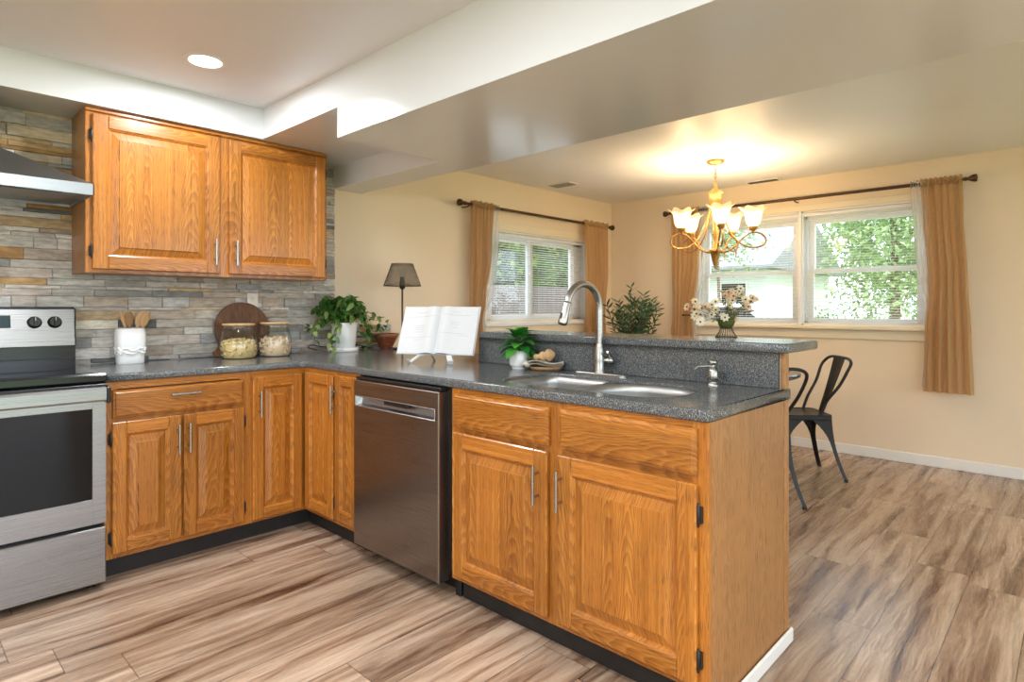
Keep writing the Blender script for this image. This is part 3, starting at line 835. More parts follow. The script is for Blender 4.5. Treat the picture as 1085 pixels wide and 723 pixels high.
# range hood
r = thing('range_hood', 'stainless chimney hood with sloping canopy above the range', 'hood', (-1.325, -.25, 1.70))
HX0, HX1, HY = -1.703, -.946, -.50
b = MB()
yb_ = STF - .006
def hr(x0, x1, y0, z): return [(x0, y0, z), (x1, y0, z), (x1, yb_, z), (x0, yb_, z)]
b.loft([hr(HX0, HX1, HY, 1.757), hr(-1.46, -1.262, -.245, 1.917)], 'steelhood', True, False, False)
b.build('canopy', r)
b = MB(); b.box(-1.46, -1.262, -.245, yb_, 1.915, SOF - .001, 'steelhood', .002); b.build('chimney', r)
b = MB()
for q in ((HX0, HX1, HY, HY + .006), (HX0, HX0 + .006, HY, yb_), (HX1 - .006, HX1, HY, yb_), (HX0, HX1, yb_ - .006, yb_)): b.box(q[0], q[1], q[2], q[3], 1.706, 1.757, 'steelband', .001)
b.build('rim_band', r)
b = MB(); b.box(HX0 + .006, HX1 - .006, HY + .006, yb_ - .006, 1.716, 1.722, 'steelhood')
for k in range(2): b.box(HX0 + .06 + k * .33, HX0 + .37 + k * .33, HY + .07, -.08, 1.710, 1.716, 'steelx', .002)
b.build('filter_panel', r)
# ------------------------------------------------------------------ faucet, soap pump
FX, FY = .530, -2.195
r = thing('kitchen_faucet', 'tall brushed nickel gooseneck faucet behind the sink', 'faucet', (FX, FY, ZC))
b = MB(); pl = rrect(FX - .028, FX + .028, FY - .14, FY + .13, .026, 5)
b.loft([[(x, y, z) for x, y in pl] for z in (ZC, ZC + .006)] + [[(FX + (x - FX) * .9, FY + (y - FY) * .98, ZC + .010) for x, y in pl]], 'nickel', True, True, False); b.build('deck_plate', r)
b = MB(); b.lathe([(.027, .008), (.027, .014), (.024, .02), (.0255, .06), (.024, .105), (.017, .128), (.0155, .135)], 'nickel', (FX, FY, ZC), 24); b.build('body', r)
b = MB()
pts = [(FX, FY, ZC + .13), (FX, FY, 1.19)]
RA = .106; cxx, czz = FX - RA, 1.197
for k in range(0, 17):
    a = R(k * 165 / 16); pts.append((cxx + RA * math.cos(a), FY + .012 * (1 - math.cos(a)) * .5, czz + RA * math.sin(a)))
b.tube(pts, .0145, 'nickel', 16)
e = Vector(pts[-1]); dd = (Vector(pts[-1]) - Vector(pts[-2])).normalized()
b.build('spout', r)
b = MB(); b.tube([e - dd * .002, e + dd * .004], .0155, 'knurl', 16); b.tube([e + dd * .004, e + dd * .03, e + dd * .085, e + dd * .092], [.016, .017, .0205, .019], 'nickel', 18)
bt = e + dd * .05 + Vector((-.019, 0, .004)); b.tube([bt, bt + dd * .022], .006, 'knurl', 8); b.tube([e + dd * .0915, e + dd * .094], .016, 'knurl', 16)
b.build('spray_head', r)
b = MB(); h0 = Vector((FX, FY, ZC + .062)); hd = Vector((.45, -.89, 0)).normalized()
b.tube([h0 + hd * .018, h0 + hd * .03, h0 + hd * .056, h0 + hd * .060], [.013, .0165, .0165, .013], 'nickel', 16)
tp = h0 + hd * .05 + Vector((0, 0, .012)); b.tube([tp, tp + Vector((-.03, -.012, .018)), tp + Vector((-.065, -.025, .030))], [.008, .0065, .005], 'nickel', 10)
b.build('lever', r)
SXp, SYp = .522, -2.712
r = thing('soap_dispenser', 'small brushed nickel soap pump at the right end of the sink', 'soap dispenser', (SXp, SYp, ZC))
b = MB(); b.lathe([(.022, 0), (.022, .004), (.016, .010), (.0145, .014), (.019, .02), (.0205, .035), (.019, .055), (.013, .066), (.009, .07), (.009, .078)], 'nickel', (SXp, SYp, ZC), 20); b.build('body', r)
b = MB(); b.lathe([(.010, .076), (.017, .080), (.0175, .090), (.015, .094), (.004, .096)], 'nickel', (SXp, SYp, ZC), 18)
b.tube([(SXp, SYp, ZC + .072), (SXp - .03, SYp + .012, ZC + .074), (SXp - .065, SYp + .03, ZC + .073), (SXp - .08, SYp + .036, ZC + .064)], [.0055, .005, .0045, .004], 'nickel', 10); b.build('pump', r)

# ------------------------------------------------------------------ things on the stone-wall counter
def superring(cx, cy, a, bb, z, p=3.2, n=40, wob=None):
    out = []
    for k in range(n):
        t = 2 * PI * k / n; c, s_ = math.cos(t), math.sin(t)
        x = a * math.copysign(abs(c) ** (2 / p), c); y = bb * math.copysign(abs(s_) ** (2 / p), s_)
        w = wob(t) if wob else 0
        out.append((cx + x * (1 + w), cy + y * (1 + w), z))
    return out
KX, KY = -.705, -.105
r = thing('utensil_crock', 'white ceramic crock with a ruffled band, left on the counter by the range', 'crock', (KX, KY, ZC))
b = MB(); A, Bq = .064, .052
prof = [(.93, 0), (.97, .004), (.98, .05), (1.0, .06), (1.05, .075), (1.08, .12), (1.07, .155), (1.0, .178), (.91, .186), (.84, .178), (.84, .10), (.82, .02)]
b.loft([superring(KX, KY, A * s, Bq * s, ZC + z) for s, z in prof], 'white', True, True, True); b.build('body', r)
b = MB()
for (z0_, amp, ph, out_) in ((.078, .007, 0, 1.11), (.060, .006, 1.0, 1.08)):
    def wv(t, off=0): return amp * math.sin(t * 9 + ph) + amp * .5 * math.sin(t * 17)
    rings = []
    for (s, dz) in ((.98, .014), (1.02, .008), (out_, -.001), (out_ + .012, -.006), (.97, -.004)):
        ring = superring(KX, KY, A * s, Bq * s, 0, 3.2, 90)
        rings.append([(x, y, ZC + z0_ + dz + wv(2 * PI * k / 90)) for k, (x, y, _) in enumerate(ring)])
    b.loft(rings, 'white', True, False, True)
b.build('ruffle', r, label='wavy ruffled band')
def utensil(name, label, base, tip, head, mat, roll=0):
    P0, P1 = Vector(base), Vector(tip); ln = (P1 - P0).length; z = (P1 - P0).normalized()
    o = thing(name, label, 'utensil', base, group=None)
    b = MB(); q = Vector((0, 0, 1)).rotation_difference(z).to_matrix().to_4x4() @ Matrix.Rotation(roll, 4, 'Z'); xf_ = Matrix.Translation(P0) @ q
    hl, hw = head
    rings = []
    prof_ = [(0, .005, .005), (ln - hl - .02, .0055, .0045), (ln - hl, .008, .004)]
    for k in range(1, 9):
        t = k / 8; w = hw * math.sin(PI * (.12 + .80 * t)) ** .6; prof_.append((ln - hl + hl * t, max(w, .003), .0035))
    for (zz, a, c) in prof_:
        rings.append([(a * math.cos(2 * PI * j / 12), c * math.sin(2 * PI * j / 12) + (.004 * math.sin(PI * min(1, max(0, (zz - ln + hl) / hl)))), zz) for j in range(12)])
    b.loft(rings, mat, True, True, True, xf=xf_); b.build('spoon', o)
    return o
utensil('wooden_fork', 'slim pale wooden utensil leaning left in the white crock', (-.69, -.105, ZC + .03), (-.747, -.10, ZC + .275), (.07, .011), 'spoonwood')
utensil('wooden_spoon', 'dark wooden spoon standing in the middle of the white crock', (-.70, -.10, ZC + .03), (-.706, -.085, ZC + .268), (.075, .021), 'spoonwoodd')
utensil('wooden_spoon', 'pale wooden spoon leaning right in front in the white crock', (-.71, -.12, ZC + .03), (-.625, -.125, ZC + .270), (.085, .023), 'spoonwood', .3)
utensil('wooden_spatula', 'pale wooden spatula leaning right behind the other spoons in the crock', (-.715, -.10, ZC + .03), (-.645, -.085, ZC + .268), (.08, .021), 'bamboo', -.2)

# round cutting board leaning on the stone
bx, by = -.108, -.115
r = thing('cutting_board', 'round walnut cutting board with handle, leaning on the stone wall', 'cutting board', (bx, -.07, ZC))
tilt = R(-9)
xfb = Matrix.Translation((bx, -.064, ZC + .160)) @ Matrix.Rotation(tilt, 4, 'X') @ Matrix.Rotation(R(0), 4, 'Y')
b = MB(xfb); rad = .163
out = []
ha = R(222)
for k in range(72):
    a = ha + R(14) + (2 * PI - R(28)) * k / 71
    out.append((rad * math.cos(a), rad * math.sin(a)))
d = Vector((math.cos(ha), math.sin(ha))); p = Vector((-d.y, d.x))
for (l, w) in ((.172, -.026), (.196, -.020), (.218, -.026), (.226, -.012), (.226, .012), (.218, .026), (.196, .020), (.172, .026)):
    q = d * l + p * w; out.append((q.x, q.y))
zmin = min(q[1] for q in out)
out = [(x, max(y, -.158)) for x, y in out]
b.loft([[(x * s, y_, z * s) for x, z in out] for (s, y_) in ((.985, -.009), (1, -.006), (1, .006), (.985, .009))], 'walnut', True, True, False)
b.build('board', r)
b = MB(xfb); hc = d * .197
b.lathe([(.010, -.0096), (.010, -.0092)], 'blackiron', seg=14, xf=Matrix.Translation((hc.x, 0, max(hc.y, -.135))) @ Matrix.Rotation(R(90), 4, 'X'))
b.build('handle_hole', r)

def jar(cx, cy, h, rad, label, plabel, kind, seed):
    r = thing('glass_jar', label, 'jar', (cx, cy, ZC), group=None)
    b = MB(); o_ = (cx, cy, ZC)
    pr = [(rad * .90, 0), (rad, .008), (rad * 1.02, h * .35), (rad * .98, h * .6), (rad * .84, h * .86), (rad * .80, h * .93), (rad * .83, h * .97)]
    b.lathe(pr, 'jar', o_, 36, False); b.lathe([(rad * .90, 0.001), (.002, .001)], 'jar', o_, 36, False)
    b.lathe([(rad * .83, h * .965), (rad * .845, h * .985), (rad * .79, h * .985)], 'jar', o_, 36, False)
    b.build('glass', r)
    b = MB(); b.lathe([(rad * .78, h * .955), (rad * .80, h * .987), (rad * .88, h * .987), (rad * .89, h * 1.0), (rad * .89, h * 1.025), (rad * .86, h * 1.035)], 'bamboo', o_, 36); b.build('lid', r, label='pale wooden lid')
    rng = random.Random(seed); b = MB(); fill = h * .56
    n = 300 if kind == 'spiral' else 420
    for i in range(n):
        a = rng.random() * 2 * PI; zz = .012 + rng.random() * (fill - .012)
        if rng.random() < .3: zz = fill + rng.uniform(-.012, .004)
        rr = (rad * .90) * (rng.random() ** .28) if zz < fill - .02 else rad * .86 * math.sqrt(rng.random())
        if zz > fill - .03: zz -= .018 * (rr / rad) ** 2
        c = Vector((cx + rr * math.cos(a), cy + rr * math.sin(a), ZC + zz))
        dr = Vector((rng.gauss(0, 1), rng.gauss(0, 1), rng.gauss(0, .6))).normalized()
        k = rng.uniform(.85, 1.1)
        if kind == 'spiral':
            col = (.78 * k, .60 * k, .27 * k); L_ = .013
            s1 = dr.orthogonal().normalized(); s2 = dr.cross(s1)
            pts_ = [c + dr * (t * L_) + (s1 * math.cos(t * 6) + s2 * math.sin(t * 6)) * .0035 for t in (-1, -.6, -.2, .2, .6, 1)]
            pts_ = [Vector((cx, cy, q.z)) + Vector((q.x - cx, q.y - cy, 0)) * min(1, rad * .955 / max(1e-5, math.hypot(q.x - cx, q.y - cy))) for q in pts_]
            b.tube(pts_, .0042, 'pasta', 6, col=col)
        else:
            col = (.80 * k, .62 * k, .42 * k); L_ = .017
            p_, q_ = c - dr * L_, c + dr * L_
            ok = []
            for w in (p_, q_):
                d_ = math.hypot(w.x - cx, w.y - cy)
                if d_ > rad * .955: w = Vector((cx + (w.x - cx) * rad * .955 / d_, cy + (w.y - cy) * rad * .955 / d_, w.z))
                w.z = max(w.z, ZC + .006); ok.append(w)
            b.tube(ok, .0036, 'pasta', 6, col=col)
    b.lathe([(rad * .8, .004), (rad * .86, .02), (rad * .84, fill - .02), (.01, fill - .004)], 'pasta', o_, 24, True, col=(.70, .52, .25) if kind == 'spiral' else (.70, .52, .34))
    p = b.build('dry_pasta'); at_base(p, (cx, cy, ZC)); tag(p, plabel, 'pasta', kind='stuff')
jar(-.186, -.197, .192, .098, 'left of two wooden-lidded glass jars, wider one with spiral pasta', 'yellow spiral pasta filling the left glass jar', 'spiral', 3)
jar(.032, -.188, .195, .094, 'right of two wooden-lidded glass jars, holding short stick pasta', 'pale short stick pasta filling the right glass jar', 'stick', 4)

# outlet on the stone
r = thing('wall_outlet', 'cream double outlet plate on the stone wall above the cutting board', 'outlet', (-.035, -.026, 1.235))
b = MB(); b.box(-.068, .000, -.034, -.024, 1.177, 1.292, 'whiteplastic', .003); b.build('cover_plate', r)
for z in (1.211, 1.258):
    b = MB(); b.lathe([(.017, 0), (.0165, .002)], 'whiteplastic', seg=18, xf=Matrix.Translation((-.034, -.034, z)) @ Matrix.Rotation(R(90), 4, 'X'))
    for s in (-1, 1): b.box(-.034 + s * .006 - .001, -.034 + s * .006 + .001, -.0368, -.0358, z - .001, z + .009, 'black')
    b.box(-.036, -.032, -.0368, -.0358, z - .010, z - .006, 'black'); b.build('socket', r)

# ------------------------------------------------------------------ plants
def leaf(mb, base, direc, up, L, W, col, mat='leaf', bend=.25, pts=5, fold=.18, shape=.75):
    """a pointed leaf, folded along its midrib"""
    d = Vector(direc).normalized(); s_ = d.cross(Vector(up)); s_ = s_.normalized() if s_.length > 1e-4 else d.orthogonal().normalized(); n = s_.cross(d)
    V = []; F = []
    base = Vector(base)
    for i in range(pts + 1):
        t = i / pts; w = W * (math.sin(PI * min(1, t ** shape)) ** .8 if 0 < t < 1 else 0) * .5
        c = base + d * (L * t) - n * (bend * L * t * t)
        V += [c + s_ * w + n * (fold * w), c, c - s_ * w + n * (fold * w)]
    for i in range(pts):
        for j in (0, 1): F.append([i * 3 + j, (i + 1) * 3 + j, (i + 1) * 3 + j + 1, i * 3 + j + 1])
    mb.add(V, F, mat, True, col)
# trailing plant
PX, PY = .520, -.155
r = thing('trailing_plant', 'trailing green vine plant in a white pot in the counter corner', 'plant', (PX, PY, ZC))
b = MB(); b.lathe([(.088, 0), (.094, .006), (.094, .022), (.088, .026), (.070, .024), (.070, .02)], 'white', (PX, PY, ZC), 32); b.build('saucer', r)
b = MB(); b.lathe([(.066, .022), (.070, .024), (.080, .10), (.086, .185), (.088, .190), (.082, .190), (.078, .17)], 'white', (PX, PY, ZC), 32); b.build('pot', r)
b = MB(); b.lathe([(.080, .168), (.04, .176), (.002, .178)], 'soil', (PX, PY, ZC), 20); b.build('soil', r)
rng = random.Random(21); b = MB(); st = MB()
greens = [(.035, .13, .018), (.05, .17, .025), (.028, .10, .015), (.075, .21, .035), (.16, .26, .06)]
def vine(P, pts_, n, L, lo=.0, rngg=None, pale=0.0):
    sp_ = smooth_path(pts_, 6); st.tube(sp_, .0018, 'stem', 5)
    for k in range(n):
        t = lo + (1 - lo) * (k + .5) / n; i = min(int(t * (len(sp_) - 1)), len(sp_) - 2); q = Vector(sp_[i])
        tg = (Vector(sp_[i + 1]) - q).normalized()
        sd = tg.cross(Vector((0, 0, 1))); sd = sd.normalized() if sd.length > .05 else Vector((1, 0, 0))
        d = (tg * .5 + sd * (1 if k % 2 else -1) * rng.uniform(.5, 1) + Vector((rng.gauss(0, .25), rng.gauss(0, .25), rng.uniform(-.5, .25))))
        if q.y + d.y * .05 > -.045: d.y = -abs(d.y)
        c = rng.choice(greens) if rng.random() > pale else rng.choice([(.30, .36, .12), (.22, .33, .08)])
        leaf(b, q, d, (rng.gauss(0, .3), rng.gauss(0, .3) - .35, 1), L * rng.uniform(.8, 1.3), L * .58, c, bend=.3, shape=.62)
for i in range(34):
    a = rng.uniform(0, 2 * PI); h = rng.uniform(.05, .17); rr = rng.uniform(.05, .17)
    ex = PX + rr * 1.25 * math.cos(a); ey = min(PY + rr * .75 * math.sin(a), -.055)
    top = (PX + .55 * (ex - PX), min(PY + .55 * (ey - PY), -.055), ZC + .20 + h)
    endz = ZC + .20 + h * rng.uniform(.1, .9)
    vine(None, [(PX + .03 * math.cos(a), PY + .03 * math.sin(a), ZC + .17), top, (ex, ey, endz)], 9, .058, .2)
for (dx, dy, mid, ez) in ((-.235, -.03, .22, .13), (-.20, .03, .20, .07), (-.15, -.06, .17, .05), (-.17, .05, .24, .20), (-.24, .04, .16, .17), (-.12, -.08, .14, .02)):
    vine(None, [(PX - .04, PY, ZC + .18), (PX + dx * .45, PY + dy * .5, ZC + .06 + mid), (PX + dx * .85, min(PY + dy, -.05), ZC + .03 + mid * .8), (PX + dx, min(PY + dy, -.05), ZC + ez)], 11, .050, .15, pale=.45)
for (dx, dy, mid, ez) in ((.20, 0, .20, .03), (.17, -.05, .17, .08), (.30, .03, .20, .22), (.345, .0, .13, .19), (.26, -.04, .22, .10), (.14, -.06, .10, .01)):
    vine(None, [(PX + .04, PY, ZC + .18), (PX + dx * .5, PY + dy * .5, ZC + .04 + mid), (PX + dx * .9, min(PY + dy, -.05), ZC + mid), (PX + dx, min(PY + dy, -.05), ZC + ez)], 9, .048, .2, pale=.3)
vo = st.build('vines', r); b.build('foliage', r)
# black cord along the wall
m = MB(); m.tube(smooth_path([(.36, -.10, ZC + .012), (.31, -.07, ZC + .03), (.34, -.055, ZC + .045), (.42, -.06, ZC + .03), (.55, -.045, ZC + .022), (.68, -.05, ZC + .030), (.76, -.07, ZC + .012), (.84, -.05, ZC + .022), (.92, -.06, ZC + .006)], 8), .0035, 'black', 8)
m.tube(smooth_path([(.70, -.06, ZC + .010), (.76, -.08, ZC + .006), (.82, -.10, ZC + .012), (.88, -.2, ZC + .005), (.885, -.25, ZC + .005)], 8), .0035, 'black', 8)
m.box(.715, .745, -.085, -.055, ZC + .002, ZC + .024, 'black', .004)
o = m.build('power_cord'); at_base(o, (.6, -.06, ZC)); tag(o, 'black power cord lying along the wall behind the trailing plant', 'cord')

# reddish bowl with green filler
BX, BY = .872, -.125
r = thing('wooden_bowl', 'reddish flared bowl on the counter behind the book', 'bowl', (BX, BY, ZC))
b = MB(); b.lathe([(.042, 0), (.045, .006), (.056, .03), (.080, .075), (.092, .105), (.090, .106), (.078, .078), (.050, .03), (.002, .022)], 'bowlwood', (BX, BY, ZC), 32, False); b.build('body', r)
rng = random.Random(5); b = MB()
b.lathe([(.074, .075), (.06, .092), (.03, .100), (.002, .102)], 'chip', (BX, BY, ZC), 20, False)
for i in range(90):
    a = rng.random() * 2 * PI; q = .072 * math.sqrt(rng.random())
    leaf(b, (BX + q * math.cos(a), BY + q * math.sin(a), ZC + .092 - q * .2), (rng.gauss(0, 1), rng.gauss(0, 1), rng.uniform(.1, .9)), (0, 0, 1), .028, .012, rng.choice([(.42, .42, .05), (.25, .30, .05), (.5, .42, .10)]))
o = b.build('moss_filler'); at_base(o, (BX, BY, ZC + .08)); tag(o, 'yellow green moss heaped in the reddish bowl', 'moss', kind='stuff')

# table lamp
LX, LY = .884, -.30
r = thing('table_lamp', 'slim dark table lamp with tapered wire mesh shade against the beige wall', 'lamp', (LX, LY, ZC))
b = MB(); b.lathe([(.062, 0), (.062, .008), (.05, .012), (.012, .016), (.007, .022)], 'bronze', (LX, LY, ZC), 28); b.build('base', r)
b = MB(); b.lathe([(.007, .018), (.0065, .42)], 'bronze', (LX, LY, ZC), 14); b.build('pole', r)
b = MB(); b.lathe([(.008, .415), (.020, .425), (.021, .465), (.017, .470), (.017, .50)], 'black', (LX, LY, ZC), 18); b.build('socket', r)
b = MB(); b.lathe([(.016, .495), (.030, .525), (.033, .55), (.022, .575), (.004, .585)], 'jar', (LX, LY, ZC), 18); b.build('bulb', r)
sh = MB(); sh.lathe([(.128, .440), (.074, .590)], 'meshshade', (LX, LY, ZC), 40, False)
for (rr, z) in ((.128, .440), (.074, .590)):
    sh.tube([(LX + rr * math.cos(2 * PI * k / 40), LY + rr * math.sin(2 * PI * k / 40), ZC + z) for k in range(41)], .0028, 'bronze', 6)
for k in range(56):
    a = 2 * PI * k / 56
    for tw in (.22, -.22): sh.tube([(LX + .128 * math.cos(a), LY + .128 * math.sin(a), ZC + .44), (LX + .101 * math.cos(a + tw / 2), LY + .101 * math.sin(a + tw / 2), ZC + .515), (LX + .074 * math.cos(a + tw), LY + .074 * math.sin(a + tw), ZC + .59)], .0006, 'wire', 3)
for k in range(3):
    a = 2 * PI * k / 3 + .4; sh.tube([(LX + .012 * math.cos(a), LY + .012 * math.sin(a), ZC + .462), (LX + .127 * math.cos(a), LY + .127 * math.sin(a), ZC + .441)], .002, 'bronze', 5)
sh.build('lamp_shade', r, label='tapered see-through mesh shade')

# open book on an easel
ang = math.atan2(-.897, .443); bc = Vector((.400, -1.235, ZC))
w_ = Vector((.443, -.897, 0)).normalized(); bk_ = Vector((.897, .443, 0)).normalized()
tl = R(24); upv = (Vector((0, 0, 1)) * math.cos(tl) + bk_ * math.sin(tl)); nv = (-bk_ * math.cos(tl) + Vector((0, 0, 1)) * math.sin(tl))
ob = bc + Vector((0, 0, .042)) + bk_ * .0
XB = Matrix(((w_.x, upv.x, nv.x, ob.x), (w_.y, upv.y, nv.y, ob.y), (w_.z, upv.z, nv.z, ob.z), (0, 0, 0, 1)))
r = thing('open_book', 'large open white book propped on the counter, pages facing the kitchen', 'book', tuple(bc))
HW, HB = .222, .272
b = MB(XB)
for s in (-1, 1): b.box(min(0, s * HW), max(0, s * HW), 0, HB + .004, -.004, -.001, 'paper', .0008)
b.build('cover', r)
for s in (-1, 1):
    b = MB(XB)
    def pz(u): return .004 + .020 * math.exp(-((u - .16) / .22) ** 2) * (1 - math.exp(-u / .05)) if u < 1 else .006
    N = 20
    ring = [[(s * (HW - .006) * k / N, y, pz(k / N)) for k in range(N + 1)] + [(s * (HW - .006) * k / N, y, 0) for k in range(N, -1, -1)] for y in (.003, HB - .003)]
    b.loft(ring, 'paper', True, True, False)
    for (yy, u0, u1) in ((.235, .30, .66), (.212, .12, .85), (.160, .36, .62), (.148, .34, .66), (.136, .38, .6), (.124, .36, .64), (.092, .12, .9), (.080, .40, .62)) if s < 0 else ((.240, .30, .55), (.222, .10, .80), (.180, .30, .56), (.168, .32, .54), (.150, .36, .52), (.118, .14, .72), (.106, .5, .8)):
        K = 14
        q = [(s * (HW - .006) * (u0 + (u1 - u0) * k / K), yy, pz(u0 + (u1 - u0) * k / K) + .0004) for k in range(K + 1)]
        q2 = [(x, y + .0016, z) for x, y, z in q]
        b.add(q + q2, [[k, k + 1, K + 2 + k, K + 1 + k] for k in range(K)], 'ink')
    b.build('page_block', r)
# easel: two angled white feet with ledge and back strut
r = thing('book_easel', 'pale folding easel stand with two angled feet under the open book', 'book stand', tuple(bc))
for (s, a) in ((-1, .0), (1, .0)):
    b = MB()
    p0 = bc + w_ * (s * .045) + bk_ * .06
    dirf = (-bk_ * .80 + w_ * (.50 if s > 0 else -.62)).normalized()
    dirf.normalize(); side = Vector((-dirf.y, dirf.x, 0))
    f0 = p0; f1 = p0 + dirf * .125
    def strip(pts_, w, t):
        rings = []
        for q in pts_:
            q = Vector(q); rings.append([q + side * w, q - side * w, q - side * w + Vector((0, 0, t)), q + side * w + Vector((0, 0, t))])
        b.loft(rings, 'white', True, True, False)
    strip([f0 + Vector((0, 0, .036)), f0 + dirf * .07 + Vector((0, 0, .034)), f1 + Vector((0, 0, .0))], .014, .007)
    strip([f1 + Vector((0, 0, .001)), f1 + dirf * .012 + Vector((0, 0, .016))], .014, .005)
    strip([f0 + Vector((0, 0, .036)), f0 + bk_ * .05 + Vector((0, 0, .0))], .012, .006)
    strip([p0 + bk_ * .02 - Vector((0, 0, -.036)), p0 + bk_ * .02 + upv * .18 + Vector((0, 0, .02))], .010, .005)
    b.build('foot', r)

# small leafy plant in white pot
QX, QY = .485, -1.765
r = thing('small_plant', 'small broad-leaved plant in white cup pot left of the sink', 'plant', (QX, QY, ZC))
b = MB(); b.lathe([(.034, 0), (.036, .004), (.036, .010), (.044, .014), (.047, .022), (.0485, .086), (.0465, .088), (.045, .078)], 'white', (QX, QY, ZC), 32); b.build('pot', r)
b = MB(); b.lathe([(.0435, .074), (.002, .077)], 'soil', (QX, QY, ZC), 20); b.build('soil', r)
b = MB(); s2 = MB(); rng = random.Random(9)
for i in range(30):
    lev = i / 30; a = i * 2.39996; h = .088 + .082 * lev; rr = .012 + .010 * (1 - lev)
    el = R(-14 + 62 * lev + rng.uniform(-8, 8))
    d = Vector((math.cos(a) * math.cos(el), math.sin(a) * math.cos(el), math.sin(el)))
    q = Vector((QX + rr * math.cos(a), QY + rr * math.sin(a), ZC + h))
    c = rng.choice([(.025, .22, .03), (.04, .30, .04), (.015, .15, .02), (.09, .40, .05)])
    s2.tube([(QX, QY, ZC + .075), (QX + rr * .4 * math.cos(a), QY + rr * .4 * math.sin(a), ZC + h - .015), q], .0018, 'stem', 5)
    leaf(b, q, d, (0, 0, 1), 0.092 * (1 - .22 * lev) * rng.uniform(.9, 1.1), .062, c, bend=.32, pts=7, fold=.22, shape=.62)
s2.build('stems', r); b.build('foliage', r)

# tray with napkin and turned wood
TX, TY = .515, -1.905
r = thing('wooden_tray', 'small oval wooden tray beside the sink holding a folded napkin', 'tray', (TX, TY, ZC))
b = MB(); ang_t = R(-58)
xt = Matrix.Translation((TX, TY, ZC)) @ Matrix.Rotation(ang_t, 4, 'Z')
b.loft([[(a * math.cos(2 * PI * k / 40), c * math.sin(2 * PI * k / 40), z) for k in range(40)] for a, c, z in ((.060, .042, 0), (.072, .052, .006), (.078, .057, .018), (.074, .053, .018), (.066, .046, .008), (.01, .006, .008))], 'tray', True, True, True, xf=xt)
b.build('body', r)
o = MB(xt)
def nap(u, v):
    x = -.088 + .17 * u; y = -.048 + .085 * v
    return (x, y, .021 + .007 * math.sin(v * 9 + u * 2) * (.4 + .6 * u) + .006 * math.sin(u * 7) + .004)
o.grid(nap, 18, 14, 'cloth'); o.grid(lambda u, v: tuple(Vector(nap(u, v)) + Vector((0, 0, .010 + .004 * math.sin(u * 5)))), 18, 14, 'cloth')
o.tube([(-.088 + .012 * math.cos(t), -.045 + .008 * t, .026 + .006 * math.sin(t)) for t in [k * .5 for k in range(18)]], .009, 'cloth', 8)
n = o.build('linen_napkin'); at_base(n, (TX, TY, ZC + .02)); tag(n, 'folded cream linen napkin lying on the small wooden tray', 'napkin')
xo = xt @ Matrix.Translation((-.012, .0, .066)) @ Matrix.Rotation(R(80), 4, 'Y')
o = MB(xo); o.lathe([(.002, -.048), (.012, -.044), (.015, -.034), (.011, -.022), (.014, -.016), (.022, -.008), (.022, .002), (.017, .008), (.022, .014), (.029, .022), (.027, .034), (.018, .046), (.010, .054), (.002, .056)], 'bamboo', seg=24)
n = o.build('turned_wood_piece'); at_base(n, (TX, TY, ZC + .065)); tag(n, 'small pale turned wooden piece lying on the napkin', 'wooden piece')
rng = random.Random(2); o = MB(xt)
for k in range(36):
    leaf(o, (-.064 + rng.uniform(-.02, .026), .006 + rng.uniform(-.018, .018), .046 + rng.uniform(-.004, .01)), (rng.gauss(-.4, 1), rng.gauss(0, 1), rng.uniform(.1, 1)), (0, 0, 1), .024, .010, rng.choice([(.20, .25, .09), (.30, .33, .13), (.13, .18, .06)]))
n = o.build('herb_sprig'); at_base(n, (TX, TY, ZC + .05)); tag(n, 'little green sprig beside the turned wood on the napkin', 'sprig')

# flower arrangement on the bar
VX, VY = .850, -2.618
r = thing('flower_vase', 'loose white and peach flowers in a flared dark wire stand on the bar', 'vase', (VX, VY, ZBAR))
b = MB()
for k in range(22):
    a = 2 * PI * k / 22; b.tube([(VX + .044 * math.cos(a), VY + .044 * math.sin(a), ZBAR + .002), (VX + .030 * math.cos(a), VY + .030 * math.sin(a), ZBAR + .022), (VX + .023 * math.cos(a), VY + .023 * math.sin(a), ZBAR + .042)], .0011, 'wire', 4)
for (rr, z) in ((.044, .002), (.023, .042), (.023, .039)):
    b.tube([(VX + rr * math.cos(2 * PI * k / 30), VY + rr * math.sin(2 * PI * k / 30), ZBAR + z) for k in range(31)], .0016, 'wire', 5)
b.build('wire_stand', r, label='dark wire base')
b = MB(); b.lathe([(.005, .038), (.022, .042), (.030, .056), (.034, .068), (.030, .080), (.016, .090), (.002, .092)], 'moss', (VX, VY, ZBAR), 24, fn=lambda rr, z, a: (rr * (1 + .12 * math.sin(a * 11 + z * 300)), z))
b.build('moss_ball', r)
rng = random.Random(31); stm = MB(); heads = []
rt = Vector((.686, -.728, 0))   # across the arrangement
fw = Vector((.728, .686, 0))
spots = [(-.150, .150), (-.128, .118), (-.118, .075), (-.095, .130), (-.085, .085), (-.068, .125), (-.058, .150), (-.045, .115), (-.012, .175), (-.008, .135), (.004, .190), (.012, .155), (.020, .115), (.030, .200), (.038, .165), (.046, .205), (.060, .180), (.070, .130), (.085, .145), (.095, .165), (.108, .150), (.035, .085), (-.02, .09), (.10, .12), (-.14, .09), (.055, .11)]
rs = random.Random(4)
spots += [(u + rs.uniform(-.022, .022), h + rs.uniform(-.025, .02)) for u, h in spots if h > .08]
